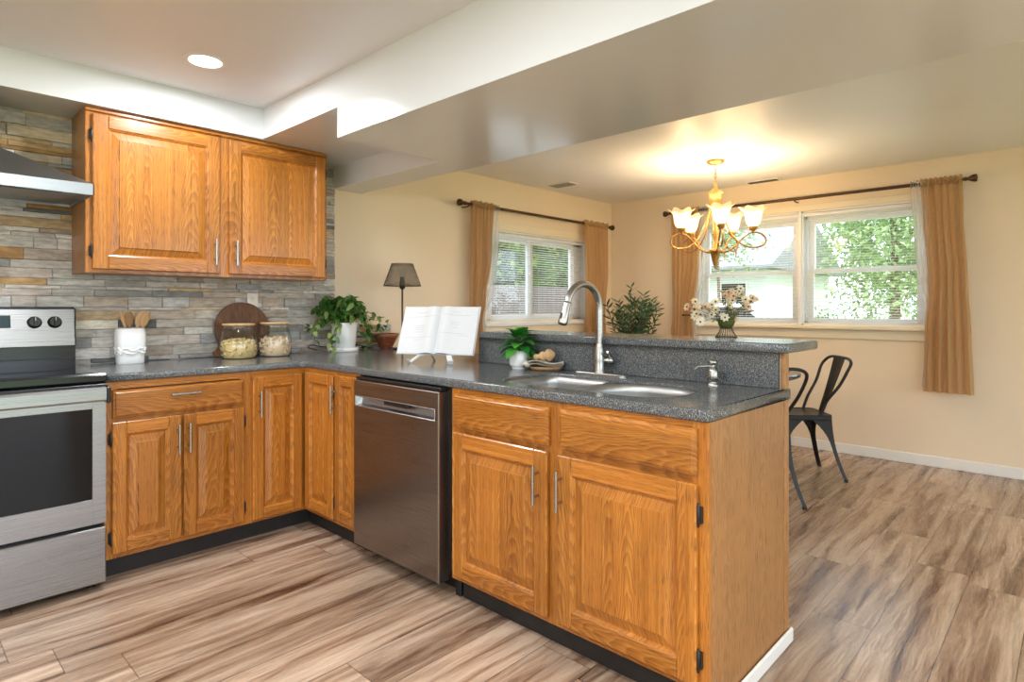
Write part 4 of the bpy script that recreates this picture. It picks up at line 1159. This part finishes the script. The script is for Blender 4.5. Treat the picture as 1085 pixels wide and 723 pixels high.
for i, (u, h) in enumerate(spots):
    dep = rng.uniform(-.06, .06); e = Vector((VX, VY, ZBAR)) + rt * u + fw * dep + Vector((0, 0, h))
    s0 = Vector((VX, VY, ZBAR + .06)) + rt * (u * .12)
    stm.tube(smooth_path([s0, s0.lerp(e, .5) + Vector((0, 0, .012)), e], 4), .0010, 'stem', 4)
    for k in range(3):
        q = s0.lerp(e, rng.uniform(.2, .8)); leaf(stm, q, (rng.gauss(0, 1), rng.gauss(0, 1), .6), (0, 0, 1), .022, .005, (.12, .20, .07))
    heads.append((e, (e - s0).normalized()))
stm.build('stems', r)
def flower_mesh(col):
    b = MB(); rg = random.Random(int(col[2] * 1000))
    for ring_, (n_, L_, el) in enumerate(((7, .019, 20), (6, .014, 45))):
        for k in range(n_):
            a = 2 * PI * k / n_ + ring_ * .4; e_ = R(el)
            leaf(b, (.002 * math.cos(a), .002 * math.sin(a), 0), (math.cos(a) * math.cos(e_), math.sin(a) * math.cos(e_), math.sin(e_)), (0, 0, 1), L_, .013, col, 'petal', .2, 4, .1, .6)
    b.ball((0, 0, .003), .0038, 'soil', 8)
    return b
protos = [flower_mesh(c).build('flower', r, world=False, recalc=False) for c in ((.90, .79, .56), (.88, .66, .46), (.92, .86, .70))]
for i, (e, d) in enumerate(heads):
    o = protos[i] if i < 3 else protos[(i * 7 + i // 3) % 3].copy()
    if i >= 3: COL.objects.link(o)
    o.parent = r; o.location = e - Vector(r.location)
    v = (d * .6 + Vector((-.6 + rng.gauss(0, .5), -.5 + rng.gauss(0, .5), .3))).normalized(); o.rotation_mode = 'XYZ'
    o.rotation_euler = v.to_track_quat('Z', 'Y').to_euler()

# olive tree in the dining corner
OX, OY = 3.22, -.66
r = thing('olive_tree', 'slender-leaved green potted tree standing in the dining room corner', 'plant', (OX, OY, 0))
b = MB(); b.lathe([(.13, 0), (.15, .02), (.17, .28), (.175, .30), (.16, .30), (.155, .27)], 'white', (OX, OY, 0), 32); b.build('pot', r)
b = MB(); b.lathe([(.157, .268), (.002, .275)], 'soil', (OX, OY, 0), 20); b.build('soil', r)
b = MB(); lf = MB(); rng = random.Random(77)
b.tube(smooth_path([(OX, OY, .26), (OX + .01, OY, .6), (OX - .01, OY + .01, .95)], 5), .014, 'bark', 8)
for i in range(30):
    a = rng.uniform(0, 2 * PI); sp_ = rng.uniform(.05, .27); h = 1.46 - .9 * sp_ ** 1.2 - rng.uniform(0, .30)
    q0 = Vector((OX, OY, rng.uniform(.6, .95))); e = Vector((OX + sp_ * math.cos(a), OY + sp_ * math.sin(a), h))
    pth = smooth_path([q0, q0.lerp(e, .5) + Vector((.02 * math.cos(a), .02 * math.sin(a), -.02)), e], 6); b.tube(pth, [.005 - .0038 * k / (len(pth) - 1) for k in range(len(pth))], 'bark', 5)
    for k in range(26):
        t = .25 + .75 * k / 25; j = min(int(t * (len(pth) - 1)), len(pth) - 2); q = Vector(pth[j]).lerp(Vector(pth[j + 1]), t * (len(pth) - 1) - j)
        tg = (Vector(pth[j + 1]) - Vector(pth[j])).normalized(); sd = tg.orthogonal().normalized(); sd.rotate(Matrix.Rotation(k * 1.9, 3, tg))
        c = rng.choice([(.05, .12, .04), (.07, .16, .055), (.04, .09, .035), (.12, .20, .10), (.03, .11, .055)])
        leaf(lf, q, tg * .75 + sd, (rng.gauss(0, 1), rng.gauss(0, 1), 1), rng.uniform(.06, .095), .019, c, bend=.12, pts=4, shape=.8)
b.build('trunk', r); lf.build('foliage', r)

# ------------------------------------------------------------------ curtains, rods, blinds
def rod(name, label, a, b_, wall_dir, brackets):
    A, B_ = Vector(a), Vector(b_); d = (B_ - A).normalized()
    r = thing(name, label, 'curtain rod', tuple(A))
    m = MB(); m.cyl(A + d * .05, B_ - d * .05, .0105, 'bronze', 14); m.cyl(A + d * .35, B_ - d * .35, .013, 'bronze', 14); m.build('rod', r)
    for (P, s) in ((A, 1), (B_, -1)):
        m = MB(); q = Vector((0, 0, 1)).rotation_difference(-d * s).to_matrix().to_4x4()
        m.lathe([(.011, -.06), (.017, -.054), (.012, -.046), (.010, -.038), (.018, -.026), (.027, -.006), (.028, .008), (.024, .014), (.010, .017)], 'bronze', seg=18, xf=Matrix.Translation(P) @ q); m.build('finial', r)
    for t in brackets:
        P = A.lerp(B_, t); m = MB(); w = Vector(wall_dir); m.tube([P + Vector((0, 0, -.02)), P + w * .04 + Vector((0, 0, -.024)), P + w * .083 + Vector((0, 0, -.02))], .006, 'bronze', 8)
        m.tube([P + Vector((0, 0, -.024)), P + Vector((0, 0, .0))], .007, 'bronze', 8); m.build('bracket', r)
rod('curtain_rod', 'dark bronze rod with cup finials over the smaller window on the lamp wall', (1.60, -.092, 2.047), (3.755, -.092, 2.047), (0, 1, 0), (.045, .955))
rod('curtain_rod', 'long dark bronze rod above the wide window behind the chandelier', (XF - .092, -.70, 2.132), (XF - .092, -3.155, 2.132), (1, 0, 0), (.035, .5, .955))
def curtain(label, pts, o, u, n, zt, mat, folds, amp, name='curtain', header=.035, solid=0, cat='curtain', seed=0):
    """pts: list of (z, left, right) measured along u from o; folds waves; n = outward direction into the room"""
    o = Vector(o); u = Vector(u); n = Vector(n); rng = random.Random(seed)
    pts = sorted(pts, key=lambda p: -p[0])
    zs = [p[0] for p in pts]
    ph = [rng.uniform(0, 6.28) for _ in range(4)]
    def edge(z, i):
        for k in range(len(pts) - 1):
            if z <= pts[k][0] + 1e-6 and z >= pts[k + 1][0] - 1e-6:
                t = (pts[k][0] - z) / (pts[k][0] - pts[k + 1][0]); t = t * t * (3 - 2 * t) if len(pts) > 2 else t
                return pts[k][i] + (pts[k + 1][i] - pts[k][i]) * t
        return pts[-1][i]
    ztop, zbot = zs[0], zs[-1]
    NU, NV = folds * 10, 46
    def fn(iu, iv):
        z = ztop + (zbot - ztop) * iv
        l, rr = edge(z, 1), edge(z, 2)
        x = l + (rr - l) * iu
        t = iu * folds * 2 * PI
        am = amp * min(1, .55 + .6 * iv) * (.75 + .25 * math.sin(iu * 9 + ph[0]))
        if z > zt - .015: am = amp * .45
        w = am * (math.sin(t + .8 * math.sin(iv * 2.5 + ph[1]) + ph[2]) + .35 * math.sin(2.3 * t + ph[3]))
        zz = z + (header * .16 * math.sin(t * 1.7 + 1) if iv < .001 else 0)
        p = o + u * x + n * w; p.z = zz
        return p
    m = MB(); m.grid(fn, NU, NV, mat)
    r = thing(name, label, cat, tuple(o + u * ((pts[-1][1] + pts[-1][2]) / 2) + Vector((0, 0, zbot - o.z))))
    m.build('panel', r, recalc=False)
    # gathered casing round the rod
    h = MB()
    def hf(iu, iv):
        l, rr = pts[0][1], pts[0][2]; x = l + (rr - l) * iu; a = iv * 2 * PI
        t = iu * folds * 2 * PI * 2.2
        rad_ = .017 + .006 * math.sin(t)
        p = o + u * x + n * (rad_ * math.cos(a)); p.z = zt + rad_ * 1.15 * math.sin(a) + .002 * math.sin(t * 1.7); return p
    h.grid(hf, folds * 14, 10, mat)
    h.build('rod_pocket', r, recalc=False)
    return r
Lo, Lu, Ln = (0, -.092, 0), (1, 0, 0), (0, -1, 0)
zt = 2.047
curtain('tan curtain at the left side of the smaller window, just above the open book', [(zt + .035, 1.725, 1.985), (1.65, 1.725, 1.96), (1.25, 1.715, 1.89), (1.08, 1.705, 1.85), (.60, 1.70, 1.93)], Lo, Lu, Ln, zt, 'tan', 6, .022, seed=1)
curtain('white sheer beside the tan curtain above the open book', [(zt + .03, 1.97, 2.05), (1.75, 1.93, 2.05), (1.35, 1.87, 2.0), (1.12, 1.84, 1.88), (.62, 1.82, 1.92)], (0, -.085, 0), Lu, Ln, zt, 'sheer', 3, .012, name='sheer_curtain', seed=2)
curtain('tan curtain between the smaller window and the room corner', [(zt + .035, 3.25, 3.66), (1.6, 3.29, 3.66), (1.12, 3.30, 3.60), (.60, 3.28, 3.66)], Lo, Lu, Ln, zt, 'tan', 6, .034, seed=3)
Fo, Fu, Fn = (XF - .092, 0, 0), (0, -1, 0), (-1, 0, 0)
zt = 2.132
curtain('tan curtain left of the wide window, partly behind the chandelier', [(zt + .035, .77, 1.06), (1.7, .77, 1.06), (1.14, .78, 1.0), (.95, .77, 1.0), (.58, .76, 1.03)], Fo, Fu, Fn, zt, 'tan', 6, .020, seed=4)
curtain('white sheer right of the tan curtain behind the chandelier', [(zt + .03, 1.05, 1.15), (1.7, 1.04, 1.13), (1.14, .98, 1.02), (.60, .97, 1.06)], (XF - .086, 0, 0), Fu, Fn, zt, 'sheer', 3, .012, name='sheer_curtain', seed=5)
curtain('tan curtain at the right end of the wide window, hem hanging below the sill', [(zt + .035, 2.83, 3.085), (1.9, 2.845, 3.09), (1.4, 2.875, 3.115), (1.0, 2.855, 3.135), (.575, 2.845, 3.15)], Fo, Fu, Fn, zt, 'tan', 5, .026, seed=6)
curtain('white sheer along the right end of the wide window, tied by the sill', [(zt + .03, 2.765, 2.87), (1.7, 2.785, 2.89), (1.1, 2.875, 2.91), (.60, 2.84, 2.90)], (XF - .086, 0, 0), Fu, Fn, zt, 'sheer', 3, .010, name='sheer_curtain', seed=7)
def tieback(label, p, d):
    P = Vector(p); d = Vector(d); r = thing('curtain_holdback', label, 'curtain tieback', tuple(P))
    w = Vector((d.y, d.x, 0)); 
    m = MB(); s_ = Vector((0, 1, 0)) if abs(d.x) > .5 else Vector((1, 0, 0))
    m.tube(smooth_path([P, P - d * .07, P - d * .12 + s_ * .02, P - d * .125 + s_ * .08, P - d * .115 + s_ * .11], 5), .006, 'bronze', 8); m.ball(P - d * .115 + s_ * .115, .011, 'bronze', 10)
    m.build('hook', r)
    m = MB(); q = Vector((0, 0, 1)).rotation_difference(d).to_matrix().to_4x4(); m.lathe([(.022, -.004), (.020, -.008), (.008, -.012)], 'bronze', seg=16, xf=Matrix.Translation(P) @ q); m.build('wall_plate', r)
tieback('dark metal curtain holdback on the wall beside the olive tree', (3.46, -.003, 1.12), (0, 1, 0))
tieback('dark metal curtain holdback left of the white flowers', (XF - .003, -1.02, 1.13), (1, 0, 0))
def blind(label, axis, p, a0, a1, z0, z1, tilt, pitch=.0215, depth=.024):
    r = thing('window_blind', label, 'blind', ((a0 + a1) / 2, p, z0) if axis == 'x' else (p, (a0 + a1) / 2, z0))
    def bx(mb, a, b_, dp0, dp1, za, zb, mat, c=.002):
        if axis == 'x': mb.box(a, b_, p + dp0, p + dp1, za, zb, mat, c)
        else: mb.box(p + dp0, p + dp1, a, b_, za, zb, mat, c)
    m = MB(); bx(m, a0, a1, -.014, .014, z1 - .028, z1, 'vinyl'); m.build('head_rail', r)
    m = MB(); bx(m, a0, a1, -.012, .012, z0, z0 + .016, 'sillp'); m.build('bottom_rail', r)
    m = MB(); z = z0 + .03; s_ = math.sin(tilt) * depth / 2; c_ = math.cos(tilt) * depth / 2
    while z < z1 - .035:
        cs = [(-c_, -s_), (-c_ * .35, -s_ * .35 + .0016), (c_ * .35, s_ * .35 + .0016), (c_, s_)]
        V = []
        for a in (a0 + .004, a1 - .004):
            for (dp, dz) in cs: V.append((a, p + dp, z + dz) if axis == 'x' else (p + dp, a, z + dz))
        m.add(V, [[k, k + 1, 5 + k, 4 + k] for k in range(3)], 'slat', True)
        z += pitch
    m.build('slats', r, recalc=False)
    L_ = a1 - a0
    for t in (.10, .5, .90):
        m = MB(); bx(m, a0 + L_ * t - .0006, a0 + L_ * t + .0006, -.0135, -.0125, z0, z1, 'vinyl', 0); m.build('ladder_cord', r)
blind('open white slat blind in the smaller window', 'x', .045, 2.0, 3.415, 1.072, 1.868, R(-8))
blind('open white slat blind over the left half of the wide window', 'y', XF + .020, -1.925, -1.018, 1.055, 2.012, R(8))
blind('open white slat blind over the right half of the wide window', 'y', XF + .020, -2.842, -1.966, 1.055, 2.012, R(8))

# ------------------------------------------------------------------ ceiling lights and vents
def can_light(x, y, label, first=[None]):
    if first[0] is None:
        r = thing('recessed_light', label, 'ceiling light', (x, y, CEIL), group='recessed kitchen lights')
        b = MB(); b.lathe([(.066, -.002), (.078, -.004), (.090, -.005), (.094, -.001)], 'trim', (0, 0, 0), 32, False); b.build('trim_ring', r, world=False)
        b = MB(); b.lathe([(.067, -.0035), (.03, -.0045), (.001, -.005)], 'led', (0, 0, 0), 32, False); b.build('lens', r, world=False)
        first[0] = r
    else: r = dup(first[0], (x, y, CEIL), 0, label)
    ld = bpy.data.lights.new('can', 'AREA'); ld.shape = 'DISK'; ld.size = .13; ld.energy = CAN_W; ld.color = CAN_COL
    lo = bpy.data.objects.new('can', ld); COL.objects.link(lo); lo.location = (x, y, CEIL - .012)
can_light(-.588, -.812, 'lit round recessed light in the kitchen ceiling')
for (x, y) in ((-2.2, -.85), (-1.15, -2.45), (-2.6, -2.45), (-1.15, -4.1), (-2.6, -4.1), (-1.8, -5.6)): can_light(x, y, 'added round recessed fill light outside the view of the photo')  # unseen lamps, added to brighten the kitchen
for o in bpy.data.objects:
    if o.get('label') == 'added round recessed fill light outside the view of the photo': o['group'] = 'added fill lights out of view'

def vent(label, x, y, w, l, lm='knurl'):
    r = thing('ceiling_vent', label, 'vent', (x, y, CEIL))
    b = MB(); b.box(x - w / 2, x + w / 2, y - l / 2, y + l / 2, CEIL - .006, CEIL, 'trim', .002); b.build('frame', r)
    b = MB(); n_ = 9
    for k in range(n_):
        t = x - w / 2 + .02 + (w - .04) * k / (n_ - 1); b.box(t - .003, t + .003, y - l / 2 + .015, y + l / 2 - .015, CEIL - .010, CEIL - .005, lm, .001)
    b.build('louvers', r)
vent('pale louvered vent in the dining ceiling near the smaller window', 2.69, -.27, .15, .26, 'steelhood')
vent('slim dark vent in the dining ceiling above the wide window', 3.78, -1.66, .10, .28)

# ------------------------------------------------------------------ chandelier
HX, HYc = 2.79, -1.678
r = thing('chandelier', 'five-arm antique gold chandelier with frosted tulip shades over the dining table', 'chandelier', (HX, HYc, CEIL))
C0 = (HX, HYc, 0)
b = MB(); b.lathe([(.066, CEIL), (.066, CEIL - .012), (.055, CEIL - .022), (.02, CEIL - .03), (.006, CEIL - .036)], 'brass', C0, 28); b.build('canopy', r)
b = MB(); z = CEIL - .036; k = 0
while z > 2.15:
    n_ = 16; ax = Vector((1, 0, 0)) if k % 2 else Vector((0, 1, 0))
    b.tube([Vector((HX, HYc, z - .017)) + ax * (.0075 * math.cos(2 * PI * j / n_)) + Vector((0, 0, .019 * math.sin(2 * PI * j / n_))) for j in range(n_ + 1)], .0022, 'brass', 6)
    z -= .030; k += 1
b.build('chain', r)
b = MB(); b.lathe([(.004, 2.155), (.011, 2.148), (.010, 2.138), (.018, 2.13), (.014, 2.118), (.024, 2.105), (.045, 2.088), (.056, 2.080), (.056, 2.074), (.046, 2.072), (.046, 1.965), (.052, 1.962), (.05, 1.953), (.02, 1.945), (.015, 1.80), (.024, 1.79), (.016, 1.775), (.026, 1.76), (.018, 1.745), (.014, 1.70), (.022, 1.69), (.022, 1.655), (.044, 1.645), (.048, 1.63), (.038, 1.622), (.026, 1.57), (.016, 1.53), (.010, 1.52), (.012, 1.51), (.002, 1.497)], 'brass', C0, 28,
        fn=lambda rr, zz, a: (rr * (1 + (.07 * math.cos(a * 10) if 1.963 < zz < 2.073 else 0)), zz)); b.build('column', r)
ph0 = math.atan2(cam.location.y - HYc, cam.location.x - HX) + R(8)
first_arm = None
for k in range(5):
    a = ph0 + 2 * PI * k / 5; ca, sa = math.cos(a), math.sin(a)
    def pol(rr, zz): return (HX + rr * ca, HYc + rr * sa, zz)
    b = MB(); prof = [(.02, 1.628), (.09, 1.632), (.145, 1.665), (.19, 1.715), (.235, 1.752), (.285, 1.762), (.335, 1.742), (.358, 1.70), (.335, 1.662), (.27, 1.650), (.20, 1.672), (.14, 1.725), (.095, 1.80), (.06, 1.90), (.042, 1.955)]
    b.tube(smooth_path([pol(*q) for q in prof], 5), .0065, 'brass', 8)
    b.tube(smooth_path([pol(.135, 1.655), pol(.15, 1.61), pol(.142, 1.575)], 4), [.006, .006, .006, .006, .005, .005, .004, .004, .003], 'brass', 8)
    arm = b.build('arm', r)
    cz = 1.765; cx_, cy_ = HX + .27 * ca, HYc + .27 * sa
    b = MB(); b.lathe([(.006, cz - .01), (.013, cz - .002), (.011, cz + .006), (.028, cz + .020), (.034, cz + .035), (.030, cz + .042)], 'brass', (cx_, cy_, 0), 20); b.build('cup', arm)
    b = MB(); b.lathe([(.026, cz + .040), (.043, cz + .06), (.053, cz + .09), (.056, cz + .12), (.064, cz + .150), (.083, cz + .172), (.094, cz + .176)], 'shade', (cx_, cy_, 0), 48, False,
            fn=lambda rr, zz, an: (rr * (1 + (.10 * math.cos(an * 6) * max(0, (zz - cz - .12) / .056))), zz + .010 * math.cos(an * 6) * max(0, (zz - cz - .13) / .046))); b.build('shade', arm, recalc=False, label='lit frosted glass tulip shade')
    b = MB(); b.lathe([(.010, cz + .045), (.012, cz + .065), (.022, cz + .085), (.024, cz + .105), (.016, cz + .125), (.003, cz + .133)], 'bulb', (cx_, cy_, 0), 16); b.build('bulb', arm)
    ld = bpy.data.lights.new('chandelier_bulb', 'POINT'); ld.energy = BULB_W; ld.color = BULB_COL; ld.shadow_soft_size = .028
    lo = bpy.data.objects.new('chandelier_bulb', ld); COL.objects.link(lo); lo.location = (cx_, cy_, cz + .115)

# ------------------------------------------------------------------ dining table and metal chairs
TXc, TYc = 2.60, -1.75
r = thing('dining_table', 'dark round dining table between the metal chairs, mostly behind the bar', 'table', (TXc, TYc, 0))
b = MB(); b.lathe([(.56, .720), (.578, .726), (.582, .740), (.578, .750), (.56, .752)], 'tabletop', (TXc, TYc, 0), 64); b.build('tabletop', r)
b = MB(); b.lathe([(.50, .665), (.50, .720)], 'tabletop', (TXc, TYc, 0), 64); b.build('apron', r)
b = MB(); b.lathe([(.25, 0), (.25, .02), (.09, .05), (.055, .09), (.05, .50), (.08, .60), (.20, .665)], 'tabletop', (TXc, TYc, 0), 32); b.build('pedestal', r)
def metal_chair(loc, rot, label):
    """stamped steel cafe chair; faces +y in its own frame"""
    r = thing('metal_chair', label, 'chair', loc, rot, group='dark metal dining chairs')
    sw, sd, sz = .175, .175, .452
    b = MB()
    def sring(s, z, e=0): return [(x * s, y * s, z) for x, y in rrect(-sw, sw, -sd, sd, (.06, .06, .045, .045), 6)]
    b.loft([sring(.97, sz - .035), sring(1.0, sz - .03), sring(1.0, sz - .006), sring(.975, sz), sring(.90, sz), sring(.86, sz - .004), sring(.3, sz - .006)], 'gunmetal', True, True, False)
    b.build('seat', r, world=False)
    for (sx, sy) in ((-1, -1), (1, -1), (-1, 1), (1, 1)):
        b = MB(); rings = []
        top = Vector((sx * (sw - .012), sy * (sd - .012), sz - .012)); bot = Vector((sx * (sw + .045), sy * (sd + .045 + (.03 if sy < 0 else .0)), .0))
        for t in (0, .04, .09, .15, .22, .30, .40, .5, .7, .85, .97, 1.0):
            p = top.lerp(bot, t) - Vector((sx, sy, 0)) * (.018 * math.sin(PI * t))
            w = .030 - .008 * t + .132 * max(0.0, 1 - t / .5) ** 2.2
            th = .014
            # L-section folded sheet: corner on the outside, one flange along each seat edge
            rings.append([p + Vector((0, 0, 0)), p + Vector((-sx * w, 0, 0)), p + Vector((-sx * w, -sy * .004, 0)), p + Vector((-sx * th, -sy * th, 0)), p + Vector((-sx * .004, -sy * w, 0)), p + Vector((0, -sy * w, 0))])
        b.loft(rings, 'gunmetal', True, True, False)
        b.lathe([(.013, 0), (.014, .004), (.013, .02)], 'black', (bot.x - sx * .012, bot.y - sy * .012, 0), 12)
        b.build('leg', r, world=False)
    b = MB(); yb = -sd + .01; tz = .845
    half = [(.142, yb + .075, sz - .01), (.152, yb + .035, sz + .09), (.183, yb - .04, .66), (.206, yb - .085, .765), (.190, yb - .115, .815), (.135, yb - .128, .840), (.05, yb - .132, tz)]
    arch = [(-x, y, z) for x, y, z in half] + half[::-1]
    b.tube(smooth_path(arch, 5), .0105, 'gunmetal', 10); b.build('back_hoop', r, world=False)
    b = MB()
    def sp(u, v):
        t = v; z = sz - .012 + (tz - sz + .008) * t
        y = yb - .132 * (t ** 1.05) - .006 * math.sin(PI * t); w = .038 + .045 * t
        x = (u - .5) * 2 * w
        g = .004 if (abs(u - .5) < .25 and .12 < t < .88) else 0
        return (x, y - .012 * (1 - (2 * u - 1) ** 2) * .6 - g + .006, z)
    b.grid(sp, 12, 22, 'gunmetal'); b.grid(lambda u, v: tuple(Vector(sp(u, v)) + Vector((0, .003, 0))), 12, 22, 'gunmetal')
    b.build('backrest', r, world=False, recalc=False, label='solid central back splat')
    return r
ch = metal_chair((2.985, -2.215, 0), math.atan2(.46, -.38) - PI / 2, 'dark metal cafe chair standing clear beside the bar end')
dup(ch, (2.18, -2.195, 0), math.atan2(.445, .375) - PI / 2, 'dark metal cafe chair mostly hidden behind the peninsula end panel')

# ------------------------------------------------------------------ outdoors
m = MB(); m.box(-14, 40, -30, 30, -.30, -.20, 'grass'); struct(m, 'ground_lawn')
m = MB(); m.box(8.5, 12.5, -14, 14, -.199, -.17, 'concrete'); struct(m, 'ground_driveway')
m = MB(); m.box(.5, 16, .16, 4.1, -.199, -.16, 'concrete'); struct(m, 'ground_bounce_slab')  # unseen pale slab, added to brighten the reflection under the beam
# board fence beyond the smaller window
r = thing('board_fence', 'weathered board fence outside the smaller window', 'fence', (7, 4.2, -.2))
rng = random.Random(8); m = MB()
x = -1.0
while x < 15:
    k = rng.uniform(.8, 1.2); m.box(x, x + .135, 4.2, 4.22, -.2, 1.62 + rng.uniform(-.01, .02), 'fencew', .003, (.115 * k, .095 * k, .085 * k)); x += .142
m.build('boards', r)
m = MB()
for z in (.1, 1.3): m.box(-1, 15, 4.22, 4.26, z, z + .09, 'fencew', .003, (.10, .08, .07))
m.build('rails', r)
def tree(label, x, y, h, rad, cz, n, cols, seed, name='garden_tree', leafs=.14):
    rng = random.Random(seed)
    r = thing(name, label, 'tree', (x, y, -.2), group=None)
    m = MB(); m.tube(smooth_path([(x, y, -.2), (x + .05, y, h * .35), (x, y + .05, h * .62)], 5), [.085 * rad / 1.6 + .02] * 5 + [.06 * rad / 1.6] * 6, 'bark', 8)
    m.build('trunk', r)
    m = MB()
    for k in range(n):
        a, ee = rng.uniform(0, 2 * PI), math.asin(rng.uniform(-1, 1)); q = rad * rng.uniform(.35, 1.0) * (1 + .25 * math.sin(3 * a + 2 * ee))
        c = Vector((x + q * math.cos(a) * math.cos(ee), y + q * math.sin(a) * math.cos(ee), cz + q * (h - cz) / rad * math.sin(ee) * .9))
        d = Vector((rng.gauss(0, 1), rng.gauss(0, 1), rng.gauss(-.3, .6)))
        leaf(m, c, d, (rng.gauss(0, .5), rng.gauss(0, .5), 1), leafs * rng.uniform(.7, 1.4), leafs * .55, rng.choice(cols), 'foliage', .2, 2, .1)
    m.build('crown', r, recalc=False)
gr = [(.10, .20, .04), (.15, .27, .05), (.07, .14, .03), (.24, .34, .07)]
gy = [(.20, .32, .06), (.30, .40, .08), (.13, .22, .05)]
tree('leafy green tree beyond the fence, seen through the left pane of the smaller window', 8.9, 6.8, 4.9, 1.55, 2.6, 5600, gr, 1, leafs=.22)
tree('yellow-green tree beyond the fence, seen through the right pane of the smaller window', 12.5, 8.3, 5.4, 1.65, 2.8, 6500, gy + gr, 2, leafs=.22)
tree('dark tree standing far behind the others beyond the fence', 17.0, 14.5, 8.0, 3.2, 3.4, 7000, gr, 8, leafs=.36)
pg = [(.34, .46, .20), (.42, .52, .26), (.26, .38, .15), (.20, .30, .12)]
tree('broad green tree outside the right half of the wide window', 16.5, -.2, 6.5, 2.1, 3.2, 7000, pg, 4, leafs=.17)
tree('tall pale green tree standing behind the broad one outside the wide window', 24, .4, 8.5, 3.0, 4.4, 6000, pg, 5, leafs=.24)
tree('small green tree outside the left half of the wide window, before the house', 14.0, 3.4, 4.4, 1.1, 3.2, 1500, pg, 6, leafs=.13)
tree('low round shrub outside the wide window', 13.4, .4, 1.3, .9, .5, 1900, gr, 7, name='garden_shrub', leafs=.10)
# neighbouring house
r = thing('neighbour_house', 'pale neighbouring house with grey roof across the drive', 'house', (22, 6.5, -.2))
m = MB(); m.box(19, 26, 4.0, 14, -.2, 2.7, 'siding'); m.build('wall', r)
m = MB(); m.prism([(18.4, 2.6), (22.5, 4.6), (26.6, 2.6), (26.6, 2.5), (18.4, 2.5)], 'y', 3.6, 14.5, 'roofing'); m.build('roof', r)
for (y0, y1) in ((4.6, 5.6), (7.0, 8.2), (10.0, 11.2)):
    m = MB(); m.box(18.95, 19.02, y0, y1, .9, 2.1, 'trim', .01); w = m.build('window', r)
    m = MB(); m.box(18.93, 18.955, y0 + .08, y1 - .08, .98, 2.02, 'cardark'); m.build('pane', w)
# parked van
r = thing('parked_car', 'white parked car on the drive outside the wide window', 'car', (11, 1.35, -.17))
m = MB()
def cr(y, z0, z1, w0, w1): return [(10.2 - 0, y, z0), (11.9, y, z0), (11.9 - w0, y, z1), (10.2 + w0, y, z1)]
m.loft([cr(-.8, .1, .55, .06, 0), cr(-.55, .05, .68, .05, 0), cr(.25, .05, .78, .05, 0), cr(3.2, .05, .80, .05, 0), cr(3.5, .1, .6, .08, 0)], 'carwhite', True, True, False)
m.loft([cr(.35, .77, .79, .02, 0), cr(1.1, .77, 1.28, .18, 0), cr(2.4, .77, 1.30, .18, 0), cr(3.15, .77, .80, .02, 0)], 'carwhite', True, True, False)
m.build('body', r)
m = MB()
m.prism([(.72, .82), (1.16, 1.20), (2.36, 1.22), (2.85, .82)], 'x', 10.245, 10.30, 'cardark'); m.build('side_window', r)
for (x, y) in ((10.28, .0), (10.28, 2.6), (11.72, .0), (11.72, 2.6)):
    m = MB(); m.lathe([(.10, -.1), (.31, -.1), (.33, -.07), (.33, .07), (.31, .1), (.10, .1)], 'black', seg=24, xf=Matrix.Translation((x, y, .16)) @ Matrix.Rotation(R(90), 4, 'Y')); w = m.build('wheel', r)
    m = MB(); m.lathe([(.02, -.112), (.18, -.108), (.2, -.10)], 'steelx', seg=18, xf=Matrix.Translation((x, y, .16)) @ Matrix.Rotation(R(90), 4, 'Y')); m.build('hub_cap', w)
